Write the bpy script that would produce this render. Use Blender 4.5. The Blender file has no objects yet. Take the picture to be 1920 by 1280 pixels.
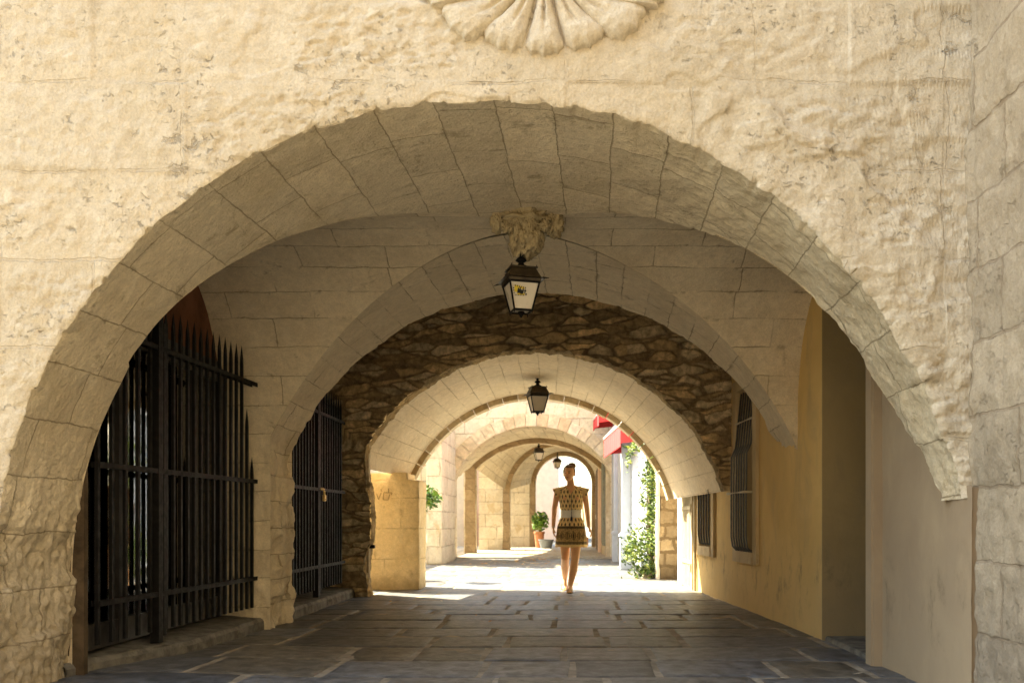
import bpy, bmesh, math, random
from mathutils import Vector, Matrix, noise
R_ = math.radians
random.seed(7)
C = bpy.context.scene.collection
F = 1700.0; VX = 1060.0; VY = 975.0; CH = 0.95

def P(px, py, z):
    return ((px - VX) / F * z, z, CH - (py - VY) / F * z)
def lerp(a, b, t): return a + (b - a) * t
def sm(t): t = max(0, min(1, t)); return t * t * (3 - 2 * t)
def cn(v): return min(1, max(0, .5 + .5 * noise.cell(v)))
def fbm(p, s=1.0, o=4):
    return noise.fractal(Vector(p) * s, 1.0, 2.0, o)

# ------------------------------------------------------------------ objects
def setp(o, label=None, cat=None, group=None, kind=None):
    if label: o['label'] = label
    if cat: o['category'] = cat
    if group: o['group'] = group
    if kind: o['kind'] = kind
    return o
def empty(name, loc, label=None, cat=None, group=None):
    o = bpy.data.objects.new(name, None); C.objects.link(o); o.location = loc
    o.empty_display_size = 0.1
    return setp(o, label, cat, group)
def mobj(name, verts, faces, mat, parent=None, uvs=None, smooth=False, cols=None, fcols=None):
    me = bpy.data.meshes.new(name)
    me.from_pydata([tuple(v) for v in verts], [], faces)
    if uvs is not None:
        ul = me.uv_layers.new(name='UVMap')
        vi = [0] * len(me.loops); me.loops.foreach_get('vertex_index', vi)
        flat = []
        for i in vi: flat += [uvs[i][0], uvs[i][1]]
        ul.data.foreach_set('uv', flat)
    if cols is not None:
        ca = me.color_attributes.new('Col', 'FLOAT_COLOR', 'POINT')
        flat = []
        for c in cols: flat += [c[0], c[1], c[2], 1.0]
        ca.data.foreach_set('color', flat)
    if fcols is not None:
        ca = me.color_attributes.new('Col', 'FLOAT_COLOR', 'CORNER')
        flat = []
        for p in me.polygons:
            c = fcols[p.index]
            for _ in range(p.loop_total): flat += [c[0], c[1], c[2], 1.0]
        ca.data.foreach_set('color', flat)
    if smooth:
        me.polygons.foreach_set('use_smooth', [True] * len(me.polygons))
    me.materials.append(mat)
    o = bpy.data.objects.new(name, me); C.objects.link(o)
    if parent is not None:
        o.parent = parent
        o.matrix_parent_inverse = Matrix.Translation(parent_loc(parent)).inverted()
    return o
def parent_loc(p):
    if p.type == 'MESH': return Vector((0, 0, 0))
    v = Vector((0, 0, 0))
    while p is not None:
        if p.type == 'EMPTY': v = v + p.location
        p = p.parent
    return v

class MB:
    """collects primitives into one mesh (world coordinates)"""
    def __init__(s): s.v = []; s.f = []; s.c = []; s.col = (1, 1, 1)
    def add(s, vs, fs):
        b = len(s.v); s.v += [tuple(v) for v in vs]
        for f in fs: s.f.append(tuple(b + i for i in f)); s.c.append(s.col)
    def box(s, lo, hi, bev=0.0):
        x0, y0, z0 = lo; x1, y1, z1 = hi
        if bev <= 0:
            vs = [(x, y, z) for x in (x0, x1) for y in (y0, y1) for z in (z0, z1)]
            s.add(vs, [(0, 1, 3, 2), (4, 6, 7, 5), (0, 4, 5, 1), (2, 3, 7, 6), (0, 2, 6, 4), (1, 5, 7, 3)])
        else:
            bm = bmesh.new(); bmesh.ops.create_cube(bm, size=1)
            for v in bm.verts:
                v.co = Vector((lerp(x0, x1, v.co.x + .5), lerp(y0, y1, v.co.y + .5), lerp(z0, z1, v.co.z + .5)))
            bmesh.ops.bevel(bm, geom=bm.edges[:], offset=bev, segments=2, affect='EDGES')
            s.bm(bm)
    def bm(s, bm, M=None):
        bm.verts.index_update()
        vs = [(M @ v.co) if M else v.co for v in bm.verts]
        s.add(vs, [tuple(v.index for v in f.verts) for f in bm.faces]); bm.free()
    def tube(s, pts, r, n=8, cap=True):
        pts = [Vector(p) for p in pts]; rs = r if isinstance(r, (list, tuple)) else [r] * len(pts)
        vs = []; up = None
        for i, p in enumerate(pts):
            d = (pts[min(i + 1, len(pts) - 1)] - pts[max(i - 1, 0)])
            if d.length < 1e-9: d = Vector((0, 0, 1))
            d.normalize()
            if up is None: up = Vector((1, 0, 0)) if abs(d.x) < .8 else Vector((0, 1, 0))
            a = d.cross(up).normalized(); b = d.cross(a).normalized(); up = b.cross(d) * -1 if False else up
            for k in range(n):
                t = 2 * math.pi * k / n
                vs.append(p + (a * math.cos(t) + b * math.sin(t)) * rs[i])
        fs = []
        for i in range(len(pts) - 1):
            for k in range(n):
                fs.append((i * n + k, i * n + (k + 1) % n, (i + 1) * n + (k + 1) % n, (i + 1) * n + k))
        if cap:
            fs.append(tuple(range(n - 1, -1, -1))); fs.append(tuple((len(pts) - 1) * n + k for k in range(n)))
        s.add(vs, fs)
    def lathe(s, prof, c, n=16, cap=True):
        vs = []; fs = []
        for (r, z) in prof:
            for k in range(n):
                t = 2 * math.pi * k / n
                vs.append((c[0] + r * math.cos(t), c[1] + r * math.sin(t), c[2] + z))
        for i in range(len(prof) - 1):
            for k in range(n):
                fs.append((i * n + k, i * n + (k + 1) % n, (i + 1) * n + (k + 1) % n, (i + 1) * n + k))
        if cap:
            fs.append(tuple(range(n - 1, -1, -1))); fs.append(tuple((len(prof) - 1) * n + k for k in range(n)))
        s.add(vs, fs)
    def ball(s, c, r, seg=16, rings=10, M=None):
        if not isinstance(r, (tuple, list)): r = (r, r, r)
        bm = bmesh.new(); bmesh.ops.create_uvsphere(bm, u_segments=seg, v_segments=rings, radius=1)
        for v in bm.verts:
            q = Vector((v.co.x * r[0], v.co.y * r[1], v.co.z * r[2]))
            if M: q = M @ q
            v.co = q + Vector(c)
        s.bm(bm)
    def capsule(s, a, b, ra, rb, n=14):
        a = Vector(a); b = Vector(b); d = b - a; L = d.length
        if L < 1e-6: return
        pts = []; rs = []
        for k in range(5):
            t = math.pi / 2 * (1 - k / 4.0)
            pts.append(a - d / L * ra * math.sin(t)); rs.append(max(ra * math.cos(t), ra * .02))
        for k in range(5):
            t = math.pi / 2 * k / 4.0
            pts.append(b + d / L * rb * math.sin(t)); rs.append(max(rb * math.cos(t), rb * .02))
        s.tube(pts, rs, n)
    def build(s, name, mat, parent=None, smooth=False, colored=False):
        return mobj(name, s.v, s.f, mat, parent, None, smooth, None, s.c if colored else None)

def grid(fn, nu, nv, disp=None, flip=False):
    """fn(a,b) -> (pos, uv); returns verts, faces, uvs with displacement along the normal"""
    pos = []; uvs = []
    for j in range(nv + 1):
        for i in range(nu + 1):
            p, uv = fn(i / nu, j / nv); pos.append(Vector(p)); uvs.append(uv)
    W = nu + 1
    if disp:
        out = []
        for j in range(nv + 1):
            for i in range(nu + 1):
                a = pos[j * W + min(i + 1, nu)] - pos[j * W + max(i - 1, 0)]
                b = pos[min(j + 1, nv) * W + i] - pos[max(j - 1, 0) * W + i]
                n = a.cross(b)
                if n.length > 1e-12: n.normalize()
                if flip: n = -n
                out.append(pos[j * W + i] + n * disp(pos[j * W + i], uvs[j * W + i], i / nu, j / nv))
        pos = out
    fs = []
    for j in range(nv):
        for i in range(nu):
            q = (j * W + i, j * W + i + 1, (j + 1) * W + i + 1, (j + 1) * W + i)
            fs.append(q[::-1] if flip else q)
    return pos, fs, uvs

# ------------------------------------------------------------------ materials
class NT:
    def __init__(s, name):
        s.m = bpy.data.materials.new(name); s.m.use_nodes = True
        s.t = s.m.node_tree; s.b = s.t.nodes['Principled BSDF']; s.n = s.t.nodes
    def new(s, typ, **kw):
        n = s.n.new(typ)
        for k, v in kw.items(): setattr(n, k, v)
        return n
    def link(s, a, b): s.t.links.new(a, b)
    def val(s, inp, v):
        if hasattr(v, 'is_linked') or hasattr(v, 'links'): s.link(v, inp)
        else: inp.default_value = v
    def coord(s, which='Object'): return s.new('ShaderNodeTexCoord').outputs[which]
    def mapping(s, vec, scale=(1, 1, 1), rot=(0, 0, 0), loc=(0, 0, 0)):
        m = s.new('ShaderNodeMapping'); s.link(vec, m.inputs['Vector'])
        m.inputs['Scale'].default_value = scale; m.inputs['Rotation'].default_value = rot; m.inputs['Location'].default_value = loc
        return m.outputs[0]
    def noise(s, vec, scale, detail=4, rough=.55, dist=0.0, color=False):
        n = s.new('ShaderNodeTexNoise'); s.link(vec, n.inputs['Vector'])
        n.inputs['Scale'].default_value = scale; n.inputs['Detail'].default_value = detail
        n.inputs['Roughness'].default_value = rough; n.inputs['Distortion'].default_value = dist
        return n.outputs['Color' if color else 'Fac']
    def voro(s, vec, scale, feature='F1', out='Distance', rand=1.0):
        n = s.new('ShaderNodeTexVoronoi', feature=feature); s.link(vec, n.inputs['Vector'])
        n.inputs['Scale'].default_value = scale; n.inputs['Randomness'].default_value = rand
        return n.outputs[out]
    def ramp(s, fac, a, b, lo=0.0, hi=1.0):
        n = s.new('ShaderNodeMapRange'); s.link(fac, n.inputs[0])
        n.inputs[1].default_value = a; n.inputs[2].default_value = b
        n.inputs[3].default_value = lo; n.inputs[4].default_value = hi; n.interpolation_type = 'SMOOTHSTEP'
        return n.outputs[0]
    def math(s, op, a, b=0.0, clamp=False):
        n = s.new('ShaderNodeMath', operation=op); n.use_clamp = clamp
        s.val(n.inputs[0], a); s.val(n.inputs[1], b); return n.outputs[0]
    def mix(s, fac, a, b, mode='MIX'):
        n = s.new('ShaderNodeMix', data_type='RGBA', blend_type=mode)
        s.val(n.inputs[0], fac)
        s.val(n.inputs[6], a if not isinstance(a, tuple) else (*a, 1)); s.val(n.inputs[7], b if not isinstance(b, tuple) else (*b, 1))
        return n.outputs[2]
    def vadd(s, a, b):
        n = s.new('ShaderNodeVectorMath', operation='ADD'); s.link(a, n.inputs[0]); s.val(n.inputs[1], b); return n.outputs[0]
    def vscale(s, a, f):
        n = s.new('ShaderNodeVectorMath', operation='SCALE'); s.link(a, n.inputs[0]); n.inputs['Scale'].default_value = f; return n.outputs[0]
    def bump(s, h, strength=.5, dist=.02, normal=None):
        n = s.new('ShaderNodeBump'); s.link(h, n.inputs['Height'])
        n.inputs['Strength'].default_value = strength; n.inputs['Distance'].default_value = dist
        if normal is not None: s.link(normal, n.inputs['Normal'])
        return n.outputs[0]
    def out(s, col=None, rough=.9, normal=None, metal=0.0, spec=.3):
        if col is not None: s.val(s.b.inputs['Base Color'], col if not isinstance(col, tuple) else (*col, 1))
        s.val(s.b.inputs['Roughness'], rough); s.b.inputs['Metallic'].default_value = metal
        s.b.inputs['Specular IOR Level'].default_value = spec
        if normal is not None: s.link(normal, s.b.inputs['Normal'])
        return s.m

def stone(name, c1, c2, c3, brick=None, jw=.012, jcol=(.12, .095, .06), jamt=.9, distort=.02, pit=1.0, fine=1.0,
          stain=(.16, .12, .07), stain_amt=.35, stain_thr=.62, rough=.92, pitscale=11, offset=.5, coarse=1.0, jbreak=.45, blockvar=.25, lowtone=None):
    t = NT(name); ob = t.coord('Object'); uv = t.coord('UV')
    n1 = t.noise(ob, 1.1, 5, .6); n2 = t.noise(ob, 5.5, 7, .65, .4); n3 = t.noise(ob, 38, 5, .7)
    col = t.mix(t.ramp(n1, .35, .68), c1, c2)
    col = t.mix(t.math('MULTIPLY', t.ramp(n2, .42, .75), .6), col, c3)
    h = t.math('ADD', t.math('MULTIPLY', n2, .55 * coarse), t.math('MULTIPLY', n3, .30 * fine))
    ch = t.noise(t.mapping(ob, (1, 1, .3), (0, R_(14), 0)), 34, 4, .65)
    h = t.math('ADD', h, t.math('MULTIPLY', t.math('MULTIPLY', ch, t.ramp(t.noise(ob, 3.3, 3), .4, .62, .25, 1.0)),   .24 * fine))
    g1 = t.noise(ob, 85, 3, .7); gh_ = t.new('ShaderNodeHueSaturation'); t.link(col, gh_.inputs['Color'])
    t.link(t.math('ADD', t.ramp(g1, .3, .7, -.09, .07), t.ramp(t.noise(ob, 17, 6, .72, .3), .35, .68, .93, 1.07)), gh_.inputs['Value']); col = gh_.outputs[0]
    if brick:
        nd = t.noise(uv, 3.5, 4, .6, 0, True)
        v = t.vadd(uv, t.vscale(t.vadd(nd, (-.5, -.5, -.5)), distort * 2.2))
        nd2 = t.noise(uv, 24, 3, .6, 0, True)
        v = t.vadd(v, t.vscale(t.vadd(nd2, (-.5, -.5, -.5)), distort * .55))
        b = t.new('ShaderNodeTexBrick'); t.link(v, b.inputs['Vector'])
        b.offset = offset; b.squash = 1.35; b.squash_frequency = 3; b.inputs['Scale'].default_value = 1
        b.inputs['Brick Width'].default_value = brick[0]; b.inputs['Row Height'].default_value = brick[1]
        b.inputs['Mortar Size'].default_value = jw; b.inputs['Mortar Smooth'].default_value = .35
        b.inputs['Color1'].default_value = (0, 0, 0, 1); b.inputs['Color2'].default_value = (1, 1, 1, 1)
        b.inputs['Mortar'].default_value = (.5, .5, .5, 1)
        j = b.outputs['Fac']
        bv = t.math('MULTIPLY', t.math('SUBTRACT', b.outputs['Color'], .5), blockvar)
        hs = t.new('ShaderNodeHueSaturation'); t.link(col, hs.inputs['Color']); t.link(t.math('ADD', bv, 1.0), hs.inputs['Value'])
        col = hs.outputs[0]
        br = t.ramp(t.noise(ob, 2.3, 4, .6), jbreak - .1, jbreak + .12)
        jm = t.math('MULTIPLY', j, br)
        col = t.mix(t.math('MULTIPLY', jm, jamt), col, jcol)
        b2 = t.new('ShaderNodeTexBrick'); t.link(v, b2.inputs['Vector']); b2.offset = offset; b2.squash = 1.35; b2.squash_frequency = 3
        b2.inputs['Scale'].default_value = 1; b2.inputs['Brick Width'].default_value = brick[0]; b2.inputs['Row Height'].default_value = brick[1]
        b2.inputs['Mortar Size'].default_value = jw * 5 + .01; b2.inputs['Mortar Smooth'].default_value = 1.0
        gm = t.math('MULTIPLY', b2.outputs['Fac'], t.ramp(t.noise(ob, 6.5, 6, .7, .5), .54, .66))
        col = t.mix(t.math('MULTIPLY', gm, min(.6, jamt)), col, jcol)
        h = t.math('SUBTRACT', h, t.math('MULTIPLY', jm, .28))
    if pit > 0:
        mp = t.mapping(t.vadd(ob, t.vscale(t.noise(ob, 9, 5, .7, 0, True), .16)), (1, 1, 1.9), (0, R_(-20), 0))
        pm = t.math('MULTIPLY', t.ramp(t.noise(mp, pitscale * .8, 3, .55), .60, .74), t.ramp(t.noise(ob, 1.9, 3), .46, .66))
        pm = t.math('ADD', pm, t.math('MULTIPLY', t.math('MULTIPLY', t.ramp(t.noise(mp, pitscale * 2.3, 3, .6), .60, .72), t.ramp(t.noise(ob, 3.1, 3), .46, .64)), .7))
        h = t.math('SUBTRACT', h, t.math('MULTIPLY', pm, .5 * pit))
        col = t.mix(t.math('MULTIPLY', pm, .34 * min(pit, 1.0)), col, (c2[0] * .62, c2[1] * .50, c2[2] * .36))
    if stain_amt > 0:
        sn = t.noise(t.mapping(ob, (1, 1, .8)), 3.4, 8, .68, .6)
        col = t.mix(t.math('MULTIPLY', t.ramp(sn, stain_thr, stain_thr + .1), stain_amt), col, stain)
        hs_ = t.noise(t.mapping(uv, (1, 1, 1)), 8.5, 3, .5)
        col = t.mix(t.math('MULTIPLY', t.ramp(hs_, .70, .76), stain_amt * .8), col, stain)
    if lowtone:  # mixes in a second colour towards the ground
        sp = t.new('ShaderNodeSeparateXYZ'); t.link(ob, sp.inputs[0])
        z = t.math('ADD', sp.outputs[2], t.math('MULTIPLY', t.math('SUBTRACT', n2, .5), lowtone[1]))
        col = t.mix(t.math('MULTIPLY', t.ramp(z, 0, lowtone[0], 1, 0), lowtone[2]), col, lowtone[3])
    return t.out(col, rough, t.bump(h, .9, .035))

def flat(name, col, rough=.5, metal=0.0, var=.15, nscale=12, bumpd=.003, spec=.5, dirt=None):
    t = NT(name); ob = t.coord('Object'); n = t.noise(ob, nscale, 6, .6, .3)
    c = t.mix(t.ramp(n, .35, .7), tuple(min(1, x * (1 + var)) for x in col), tuple(x * (1 - var) for x in col))
    if dirt:
        c = t.mix(t.math('MULTIPLY', t.ramp(t.noise(ob, 5, 6, .7, .5), .55, .72), dirt[1]), c, dirt[0])
    rr = t.ramp(n, .3, .7, max(.02, rough - .1), min(1, rough + .1))
    return t.out(c, rr, t.bump(t.noise(ob, nscale * 5, 4, .6), .5, bumpd), metal, spec)
def attr_mat(name, rough=.85, nscale=14, amt=.3, bumpd=.01, spec=.3, bstr=.7, sheen=0):
    t = NT(name); ob = t.coord('Object')
    a = t.new('ShaderNodeVertexColor'); a.layer_name = 'Col'
    n = t.noise(ob, nscale, 7, .65, .4)
    f = t.ramp(n, .3, .72, 1 - amt, 1 + amt * .6)
    hs = t.new('ShaderNodeHueSaturation'); t.link(a.outputs[0], hs.inputs['Color']); t.link(f, hs.inputs['Value'])
    h = t.math('ADD', n, t.math('MULTIPLY', t.noise(ob, nscale * 4.5, 4, .65), .4))
    m = t.out(hs.outputs[0], rough, t.bump(h, bstr, bumpd), 0, spec)
    return m

M = {}
M['front'] = stone('pale limestone', (.64, .555, .42), (.58, .49, .35), (.69, .62, .50), (.98, .46), .008, (.42, .30, .18), .16, .035, 1.3, 1.0,
                   (.52, .38, .22), .30, .60, .95, 10, .5, 1.1, .5, .06, None)
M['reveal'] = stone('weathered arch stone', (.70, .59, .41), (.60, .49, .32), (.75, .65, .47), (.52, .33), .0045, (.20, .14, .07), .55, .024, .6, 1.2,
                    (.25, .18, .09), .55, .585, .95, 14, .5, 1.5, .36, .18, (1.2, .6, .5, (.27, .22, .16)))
M['vault'] = stone('vault limestone', (.73, .62, .44), (.65, .54, .37), (.77, .68, .51), (.70, .25), .005, (.20, .14, .07), .55, .022, .18, .7,
                   (.17, .125, .07), .60, .60, .95, 12, .5, .6, .44, .12)
M['vaultC'] = stone('light vault limestone', (.78, .65, .46), (.72, .59, .40), (.80, .69, .52), (.55, .26), .005, (.36, .26, .14), .5, .010, .12, .5,
                    (.30, .22, .13), .25, .68, .95, 12, .5, .4, .42, .08)
M['stonewall'] = stone('grey weathered ashlar', (.42, .345, .245), (.35, .285, .20), (.48, .40, .29), (.62, .37), .009, (.26, .19, .12), .5, .03, 1.0, 1.2,
                       (.24, .18, .12), .35, .60, .95, 12, .5, 1.2, .38, .22, (1.0, .5, .4, (.24, .2, .16)))
M['block'] = stone('golden pier stone', (.86, .67, .38), (.80, .60, .31), (.88, .71, .44), (.7, .42), .008, (.42, .29, .14), .5, .012, .35, 1.0,
                   (.30, .19, .08), .5, .63, .95, 10, .5, .7, .45, .06, (.28, .5, .55, (.34, .24, .12)))
M['court'] = stone('bright courtyard stone', (.76, .67, .50), (.66, .56, .40), (.82, .74, .58), (.7, .38), .014, (.36, .28, .18), .6, .02, .5, .8,
                   (.52, .38, .18), .55, .56, .95, 9, .5, .9, .42, .12, (.8, .4, .2, (.45, .38, .28)))
M['rubblepier'] = stone('rubble pier stone', (.52, .38, .22), (.40, .28, .15), (.60, .47, .30), (.30, .22), .03, (.24, .16, .08), .9, .06, .8, 1.2,
                        (.18, .12, .06), .4, .58, .95, 9, .5, 1.5, .3, .4, (.45, .3, .8, (.16, .11, .06)))

M['ringstone_shaded'] = stone('brown arch stone with shade', (.36, .26, .15), (.28, .20, .11), (.44, .33, .20), (.4, .3), .012, (.16, .11, .06), .6, .02, .5, 1.0, stain_amt=.3)  # brown stone, with the shade on the arch faces in its colour
def plaster(name, c1, c2, c3, low):
    t = NT(name); ob = t.coord('Object')
    n1 = t.noise(ob, .9, 6, .6, .4); n2 = t.noise(t.mapping(ob, (1, 1, .45)), 3.0, 8, .68, .8); n3 = t.noise(ob, 26, 5, .65)
    col = t.mix(t.ramp(n1, .35, .66), c1, c2)
    col = t.mix(t.math('MULTIPLY', t.ramp(n2, .44, .72), .55), col, c3)
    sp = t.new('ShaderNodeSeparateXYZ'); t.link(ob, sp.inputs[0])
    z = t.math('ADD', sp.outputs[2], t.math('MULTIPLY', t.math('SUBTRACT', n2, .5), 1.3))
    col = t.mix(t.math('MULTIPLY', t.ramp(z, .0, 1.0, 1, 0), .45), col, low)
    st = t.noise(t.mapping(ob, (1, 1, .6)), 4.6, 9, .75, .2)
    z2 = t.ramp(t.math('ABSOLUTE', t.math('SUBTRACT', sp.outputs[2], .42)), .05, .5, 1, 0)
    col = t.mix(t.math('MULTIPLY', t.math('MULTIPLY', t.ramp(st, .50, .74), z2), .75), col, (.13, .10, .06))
    h = t.math('ADD', t.math('MULTIPLY', n2, .5), t.math('MULTIPLY', n3, .16))
    return t.out(col, .9, t.bump(h, .6, .02))
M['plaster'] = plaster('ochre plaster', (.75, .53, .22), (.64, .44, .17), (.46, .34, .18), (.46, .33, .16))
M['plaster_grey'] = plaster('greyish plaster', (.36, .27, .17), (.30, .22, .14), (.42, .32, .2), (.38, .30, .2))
M['nicheplaster_shaded'] = plaster('shade darkened recess plaster', (.34, .25, .12), (.26, .19, .09), (.22, .17, .1), (.18, .14, .09))  # wall plaster in darker colours, for the shade inside the niche
M['frame_stone'] = plaster('window surround stone', (.60, .47, .28), (.50, .38, .21), (.42, .32, .18), (.40, .31, .2))
M['rubble'] = attr_mat('rubble masonry', .95, 16, .45, .02, .2)
M['earth'] = flat('street ground', (.14, .128, .11), .85, 0, .2, 3, .01, .2)
M['slab'] = attr_mat('paving slab stone', .5, 9, .55, .010, .5, 1.0)
def mortar():
    t = NT('paving mortar'); ob = t.coord('Object'); n = t.noise(ob, 6, 7, .65)
    return t.out(t.mix(t.ramp(n, .35, .65), (.38, .33, .26), (.22, .19, .145)), .9, t.bump(t.noise(ob, 60, 4, .6), .6, .008))
M['mortar'] = mortar()
M['kerb'] = flat('kerb stone', (.15, .14, .12), .8, 0, .35, 9, .012, .3, ((.3, .26, .18), .6))
M['iron'] = flat('black wrought iron', (.005, .0042, .0035), .62, 0, .3, 20, .002, .18, ((.022, .013, .007), .3))
M['iron_grey'] = flat('grey painted iron', (.10, .10, .095), .5, .2, .2, 20, .002)
M['bronze'] = flat('brown lantern metal', (.05, .036, .02), .5, .4, .3, 15, .002)
M['lamp_glass'] = flat('frosted lamp glass', (.66, .60, .50), .35, 0, .04, 5, .0005, .5)
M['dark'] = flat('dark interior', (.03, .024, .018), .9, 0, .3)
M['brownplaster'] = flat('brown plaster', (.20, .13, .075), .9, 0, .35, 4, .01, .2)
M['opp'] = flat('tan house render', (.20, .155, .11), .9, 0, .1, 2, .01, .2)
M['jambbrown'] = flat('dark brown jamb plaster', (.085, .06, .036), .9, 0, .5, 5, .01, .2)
M['redplaster'] = flat('reddish tympanum plaster', (.17, .075, .042), .9, 0, .3, 3, .01, .2)
M['woodblack'] = flat('black painted door wood', (.022, .018, .014), .4, 0, .3, 10, .002)
M['beige'] = flat('beige glass reflection', (.62, .50, .32), .9, 0, .1)
M['paper'] = flat('grey poster paper', (.42, .45, .43), .7, 0, .08)
M['glass_reflection'] = flat('pale glass reflection', (.50, .56, .47), .25, 0, .06, 4, .001)
def glass():
    t = NT('shop window glass'); t.b.inputs['Base Color'].default_value = (.9, .93, .92, 1)
    t.b.inputs['Roughness'].default_value = .02; t.b.inputs['IOR'].default_value = 1.5
    t.b.inputs['Transmission Weight'].default_value = 1.0
    lp_glass = t.new('ShaderNodeBsdfTransparent'); lp_glass.inputs[0].default_value = (.75, .78, .74, 1)
    gl = t.new('ShaderNodeBsdfGlossy'); gl.inputs['Roughness'].default_value = .03
    fr = t.new('ShaderNodeFresnel'); fr.inputs['IOR'].default_value = 1.75
    mx = t.new('ShaderNodeMixShader'); t.link(fr.outputs[0], mx.inputs[0]); t.link(lp_glass.outputs[0], mx.inputs[1]); t.link(gl.outputs[0], mx.inputs[2])
    t.link(mx.outputs[0], t.n['Material Output'].inputs['Surface'])
    return t.m
M['glass'] = glass()
M['white'] = flat('white painted wood', (.46, .50, .57), .5, 0, .05, 6, .002)
M['whitewall'] = flat('white lime render', (.80, .76, .68), .9, 0, .05, 4, .006, .2)
M['shopwall'] = flat('pale shop render', (.34, .33, .31), .9, 0, .1, 3, .01, .2)
M['shutter'] = flat('beige painted shutter', (.50, .43, .29), .55, 0, .1, 8, .002)
M['awning'] = flat('red awning canvas', (.55, .045, .05), .75, 0, .12, 5, .002, .3)
M['awning_trim'] = flat('white awning trim', (.8, .76, .72), .8, 0, .05)
M['terracotta'] = flat('terracotta', (.42, .17, .08), .8, 0, .15)
M['bucket'] = flat('grey bucket', (.18, .20, .22), .6, 0, .1)
M['bark'] = flat('vine bark', (.16, .11, .07), .9, 0, .3)
M['leaf'] = attr_mat('green leaves', .55, 30, .2, .001, .4, .2)
M['dryleaf'] = attr_mat('dry leaves', .8, 30, .2, .001, .2, .2)
M['doorwood'] = flat('old brown door wood', (.14, .10, .065), .8, 0, .35, 9, .004)
M['greendoor'] = flat('grey green door', (.20, .20, .15), .7, 0, .15)
M['pink'] = flat('pink render', (.70, .52, .42), .9, 0, .06, 4, .006, .2)
M['cream'] = flat('cream render', (.78, .68, .54), .9, 0, .06, 4, .006, .2)
def skinm():
    t = NT('tanned skin'); ob = t.coord('Object'); n = t.noise(ob, 9, 5, .6)
    m = t.out(t.mix(t.ramp(n, .35, .65), (.90, .53, .29), (.84, .46, .24)), .5, t.bump(t.noise(ob, 90, 3), .3, .001), 0, .4)
    t.b.inputs['Subsurface Weight'].default_value = .08; t.b.inputs['Subsurface Radius'].default_value = (.01, .004, .002); return m
M['skin'] = skinm()
M['hair'] = flat('brown hair', (.17, .09, .042), .55, 0, .35, 60, .003, .4)
M['dress'] = attr_mat('printed dress cotton', .85, 25, .12, .002, .2, .4)
M['belt'] = flat('cream belt cloth', (.92, .90, .83), .8, 0, .05, 25, .002, .2)
M['sandal'] = flat('tan sandal leather', (.55, .36, .20), .6, 0, .1)
M['navy'] = flat('navy tassel', (.02, .02, .045), .8)
M['bag'] = flat('peach bag cloth', (.78, .48, .30), .8, 0, .08)
M['yellow'] = flat('yellow strap', (.72, .66, .08), .7, 0, .05)
M['lip'] = flat('lips', (.35, .09, .07), .5)
M['eye'] = flat('dark eyes', (.03, .02, .015), .4)
M['black'] = flat('black print', (.01, .01, .01), .7)
M['stick_y'] = flat('yellow print', (.72, .55, .05), .6, 0, .1)
M['brass'] = flat('brass padlock', (.55, .38, .12), .35, .8)

# ------------------------------------------------------------------ geometry of the covered passage
Z0 = 4.7; Z1 = 5.38; ZC = 6.61; Z2 = 7.87; Z3 = 8.49; RS = 1.26; HS = 1.87
def cx(z): return -.43 + .16 * (z - Z0) / 3.79
def RR(z): return 2.53 - .03 * (z - Z0) / 3.79
HC = .60
def leftlim(z): return -2.945 + .385 * sm((z - 6.0) / 1.9)
def rwx(z): return 2.07 if z < 6.2 else 2.05 - .053 * max(0, z - 7.19)
def main(th, z):
    """point on main barrel; th in [-x..pi]: th>pi means going down the left jamb"""
    if th <= math.pi:
        X = cx(z) + RR(z) * math.cos(th); H = HC + RR(z) * math.sin(th)
    else:
        X = cx(z) - RR(z); H = HC * (1 - (th - math.pi) / 0.26)
    X = max(X, leftlim(z))
    return X, H
def edge_noise(s, right):
    a = .022 if right < .5 else .04
    n = fbm((s * 2.2, 3.1, 0), 1.0, 5) * a + max(0, fbm((s * 6.0, 9.1, 0), 1, 3)) * a * .9
    j = abs(((s / .36) % 1.0) - .5)
    return n + (.012 if j > .46 else 0)
THR = math.asin((1.06 - HC) / 2.53)      # right end angle of the front arch
THL = math.pi + .26

def zfoot(H): return lerp(4.93, Z1, sm((H - 1.0) / .87))
def zgroin_f(H, right=False):
    if H <= HS: return zfoot(H) if right else Z1
    d = RS * RS - (H - HS) ** 2
    return ZC - math.sqrt(max(d, 0))
def zgroin_r(H):
    if H <= HS: return Z2
    d = RS * RS - (H - HS) ** 2
    return ZC + math.sqrt(max(d, 0))

# entrance wall -------------------------------------------------------------
ent = empty('entrance_arch_wall', (cx(Z0), Z0, 0), 'pale cream limestone wall with the widest round arch, under the shell carving', 'wall')
def wall_fn(x0, x1, htop):
    def fn(a, b):
        th = lerp(THL, THR, a); X, H = main(th, Z0)
        s = a * 8.6
        e = edge_noise(s, a)
        c = Vector((cx(Z0), HC)); p = Vector((X, H)); d = p - c
        if th > math.pi: d = Vector((-1, 0))
        else: d.normalize()
        p = p + d * e * 1.0
        # outer boundary by ray
        ts = []
        if d.x < -1e-6: ts.append((x0 - p.x) / d.x)
        if d.x > 1e-6: ts.append((x1 - p.x) / d.x)
        if d.y > 1e-6: ts.append((htop - p.y) / d.y)
        T = max(.002, min(ts))
        bb = b ** 1.1
        q = p + d * T * bb
        rnd = math.exp(-(T * bb) / .012) * .012
        return (q.x, Z0 + rnd, q.y), (q.x, q.y)
    return fn
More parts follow.
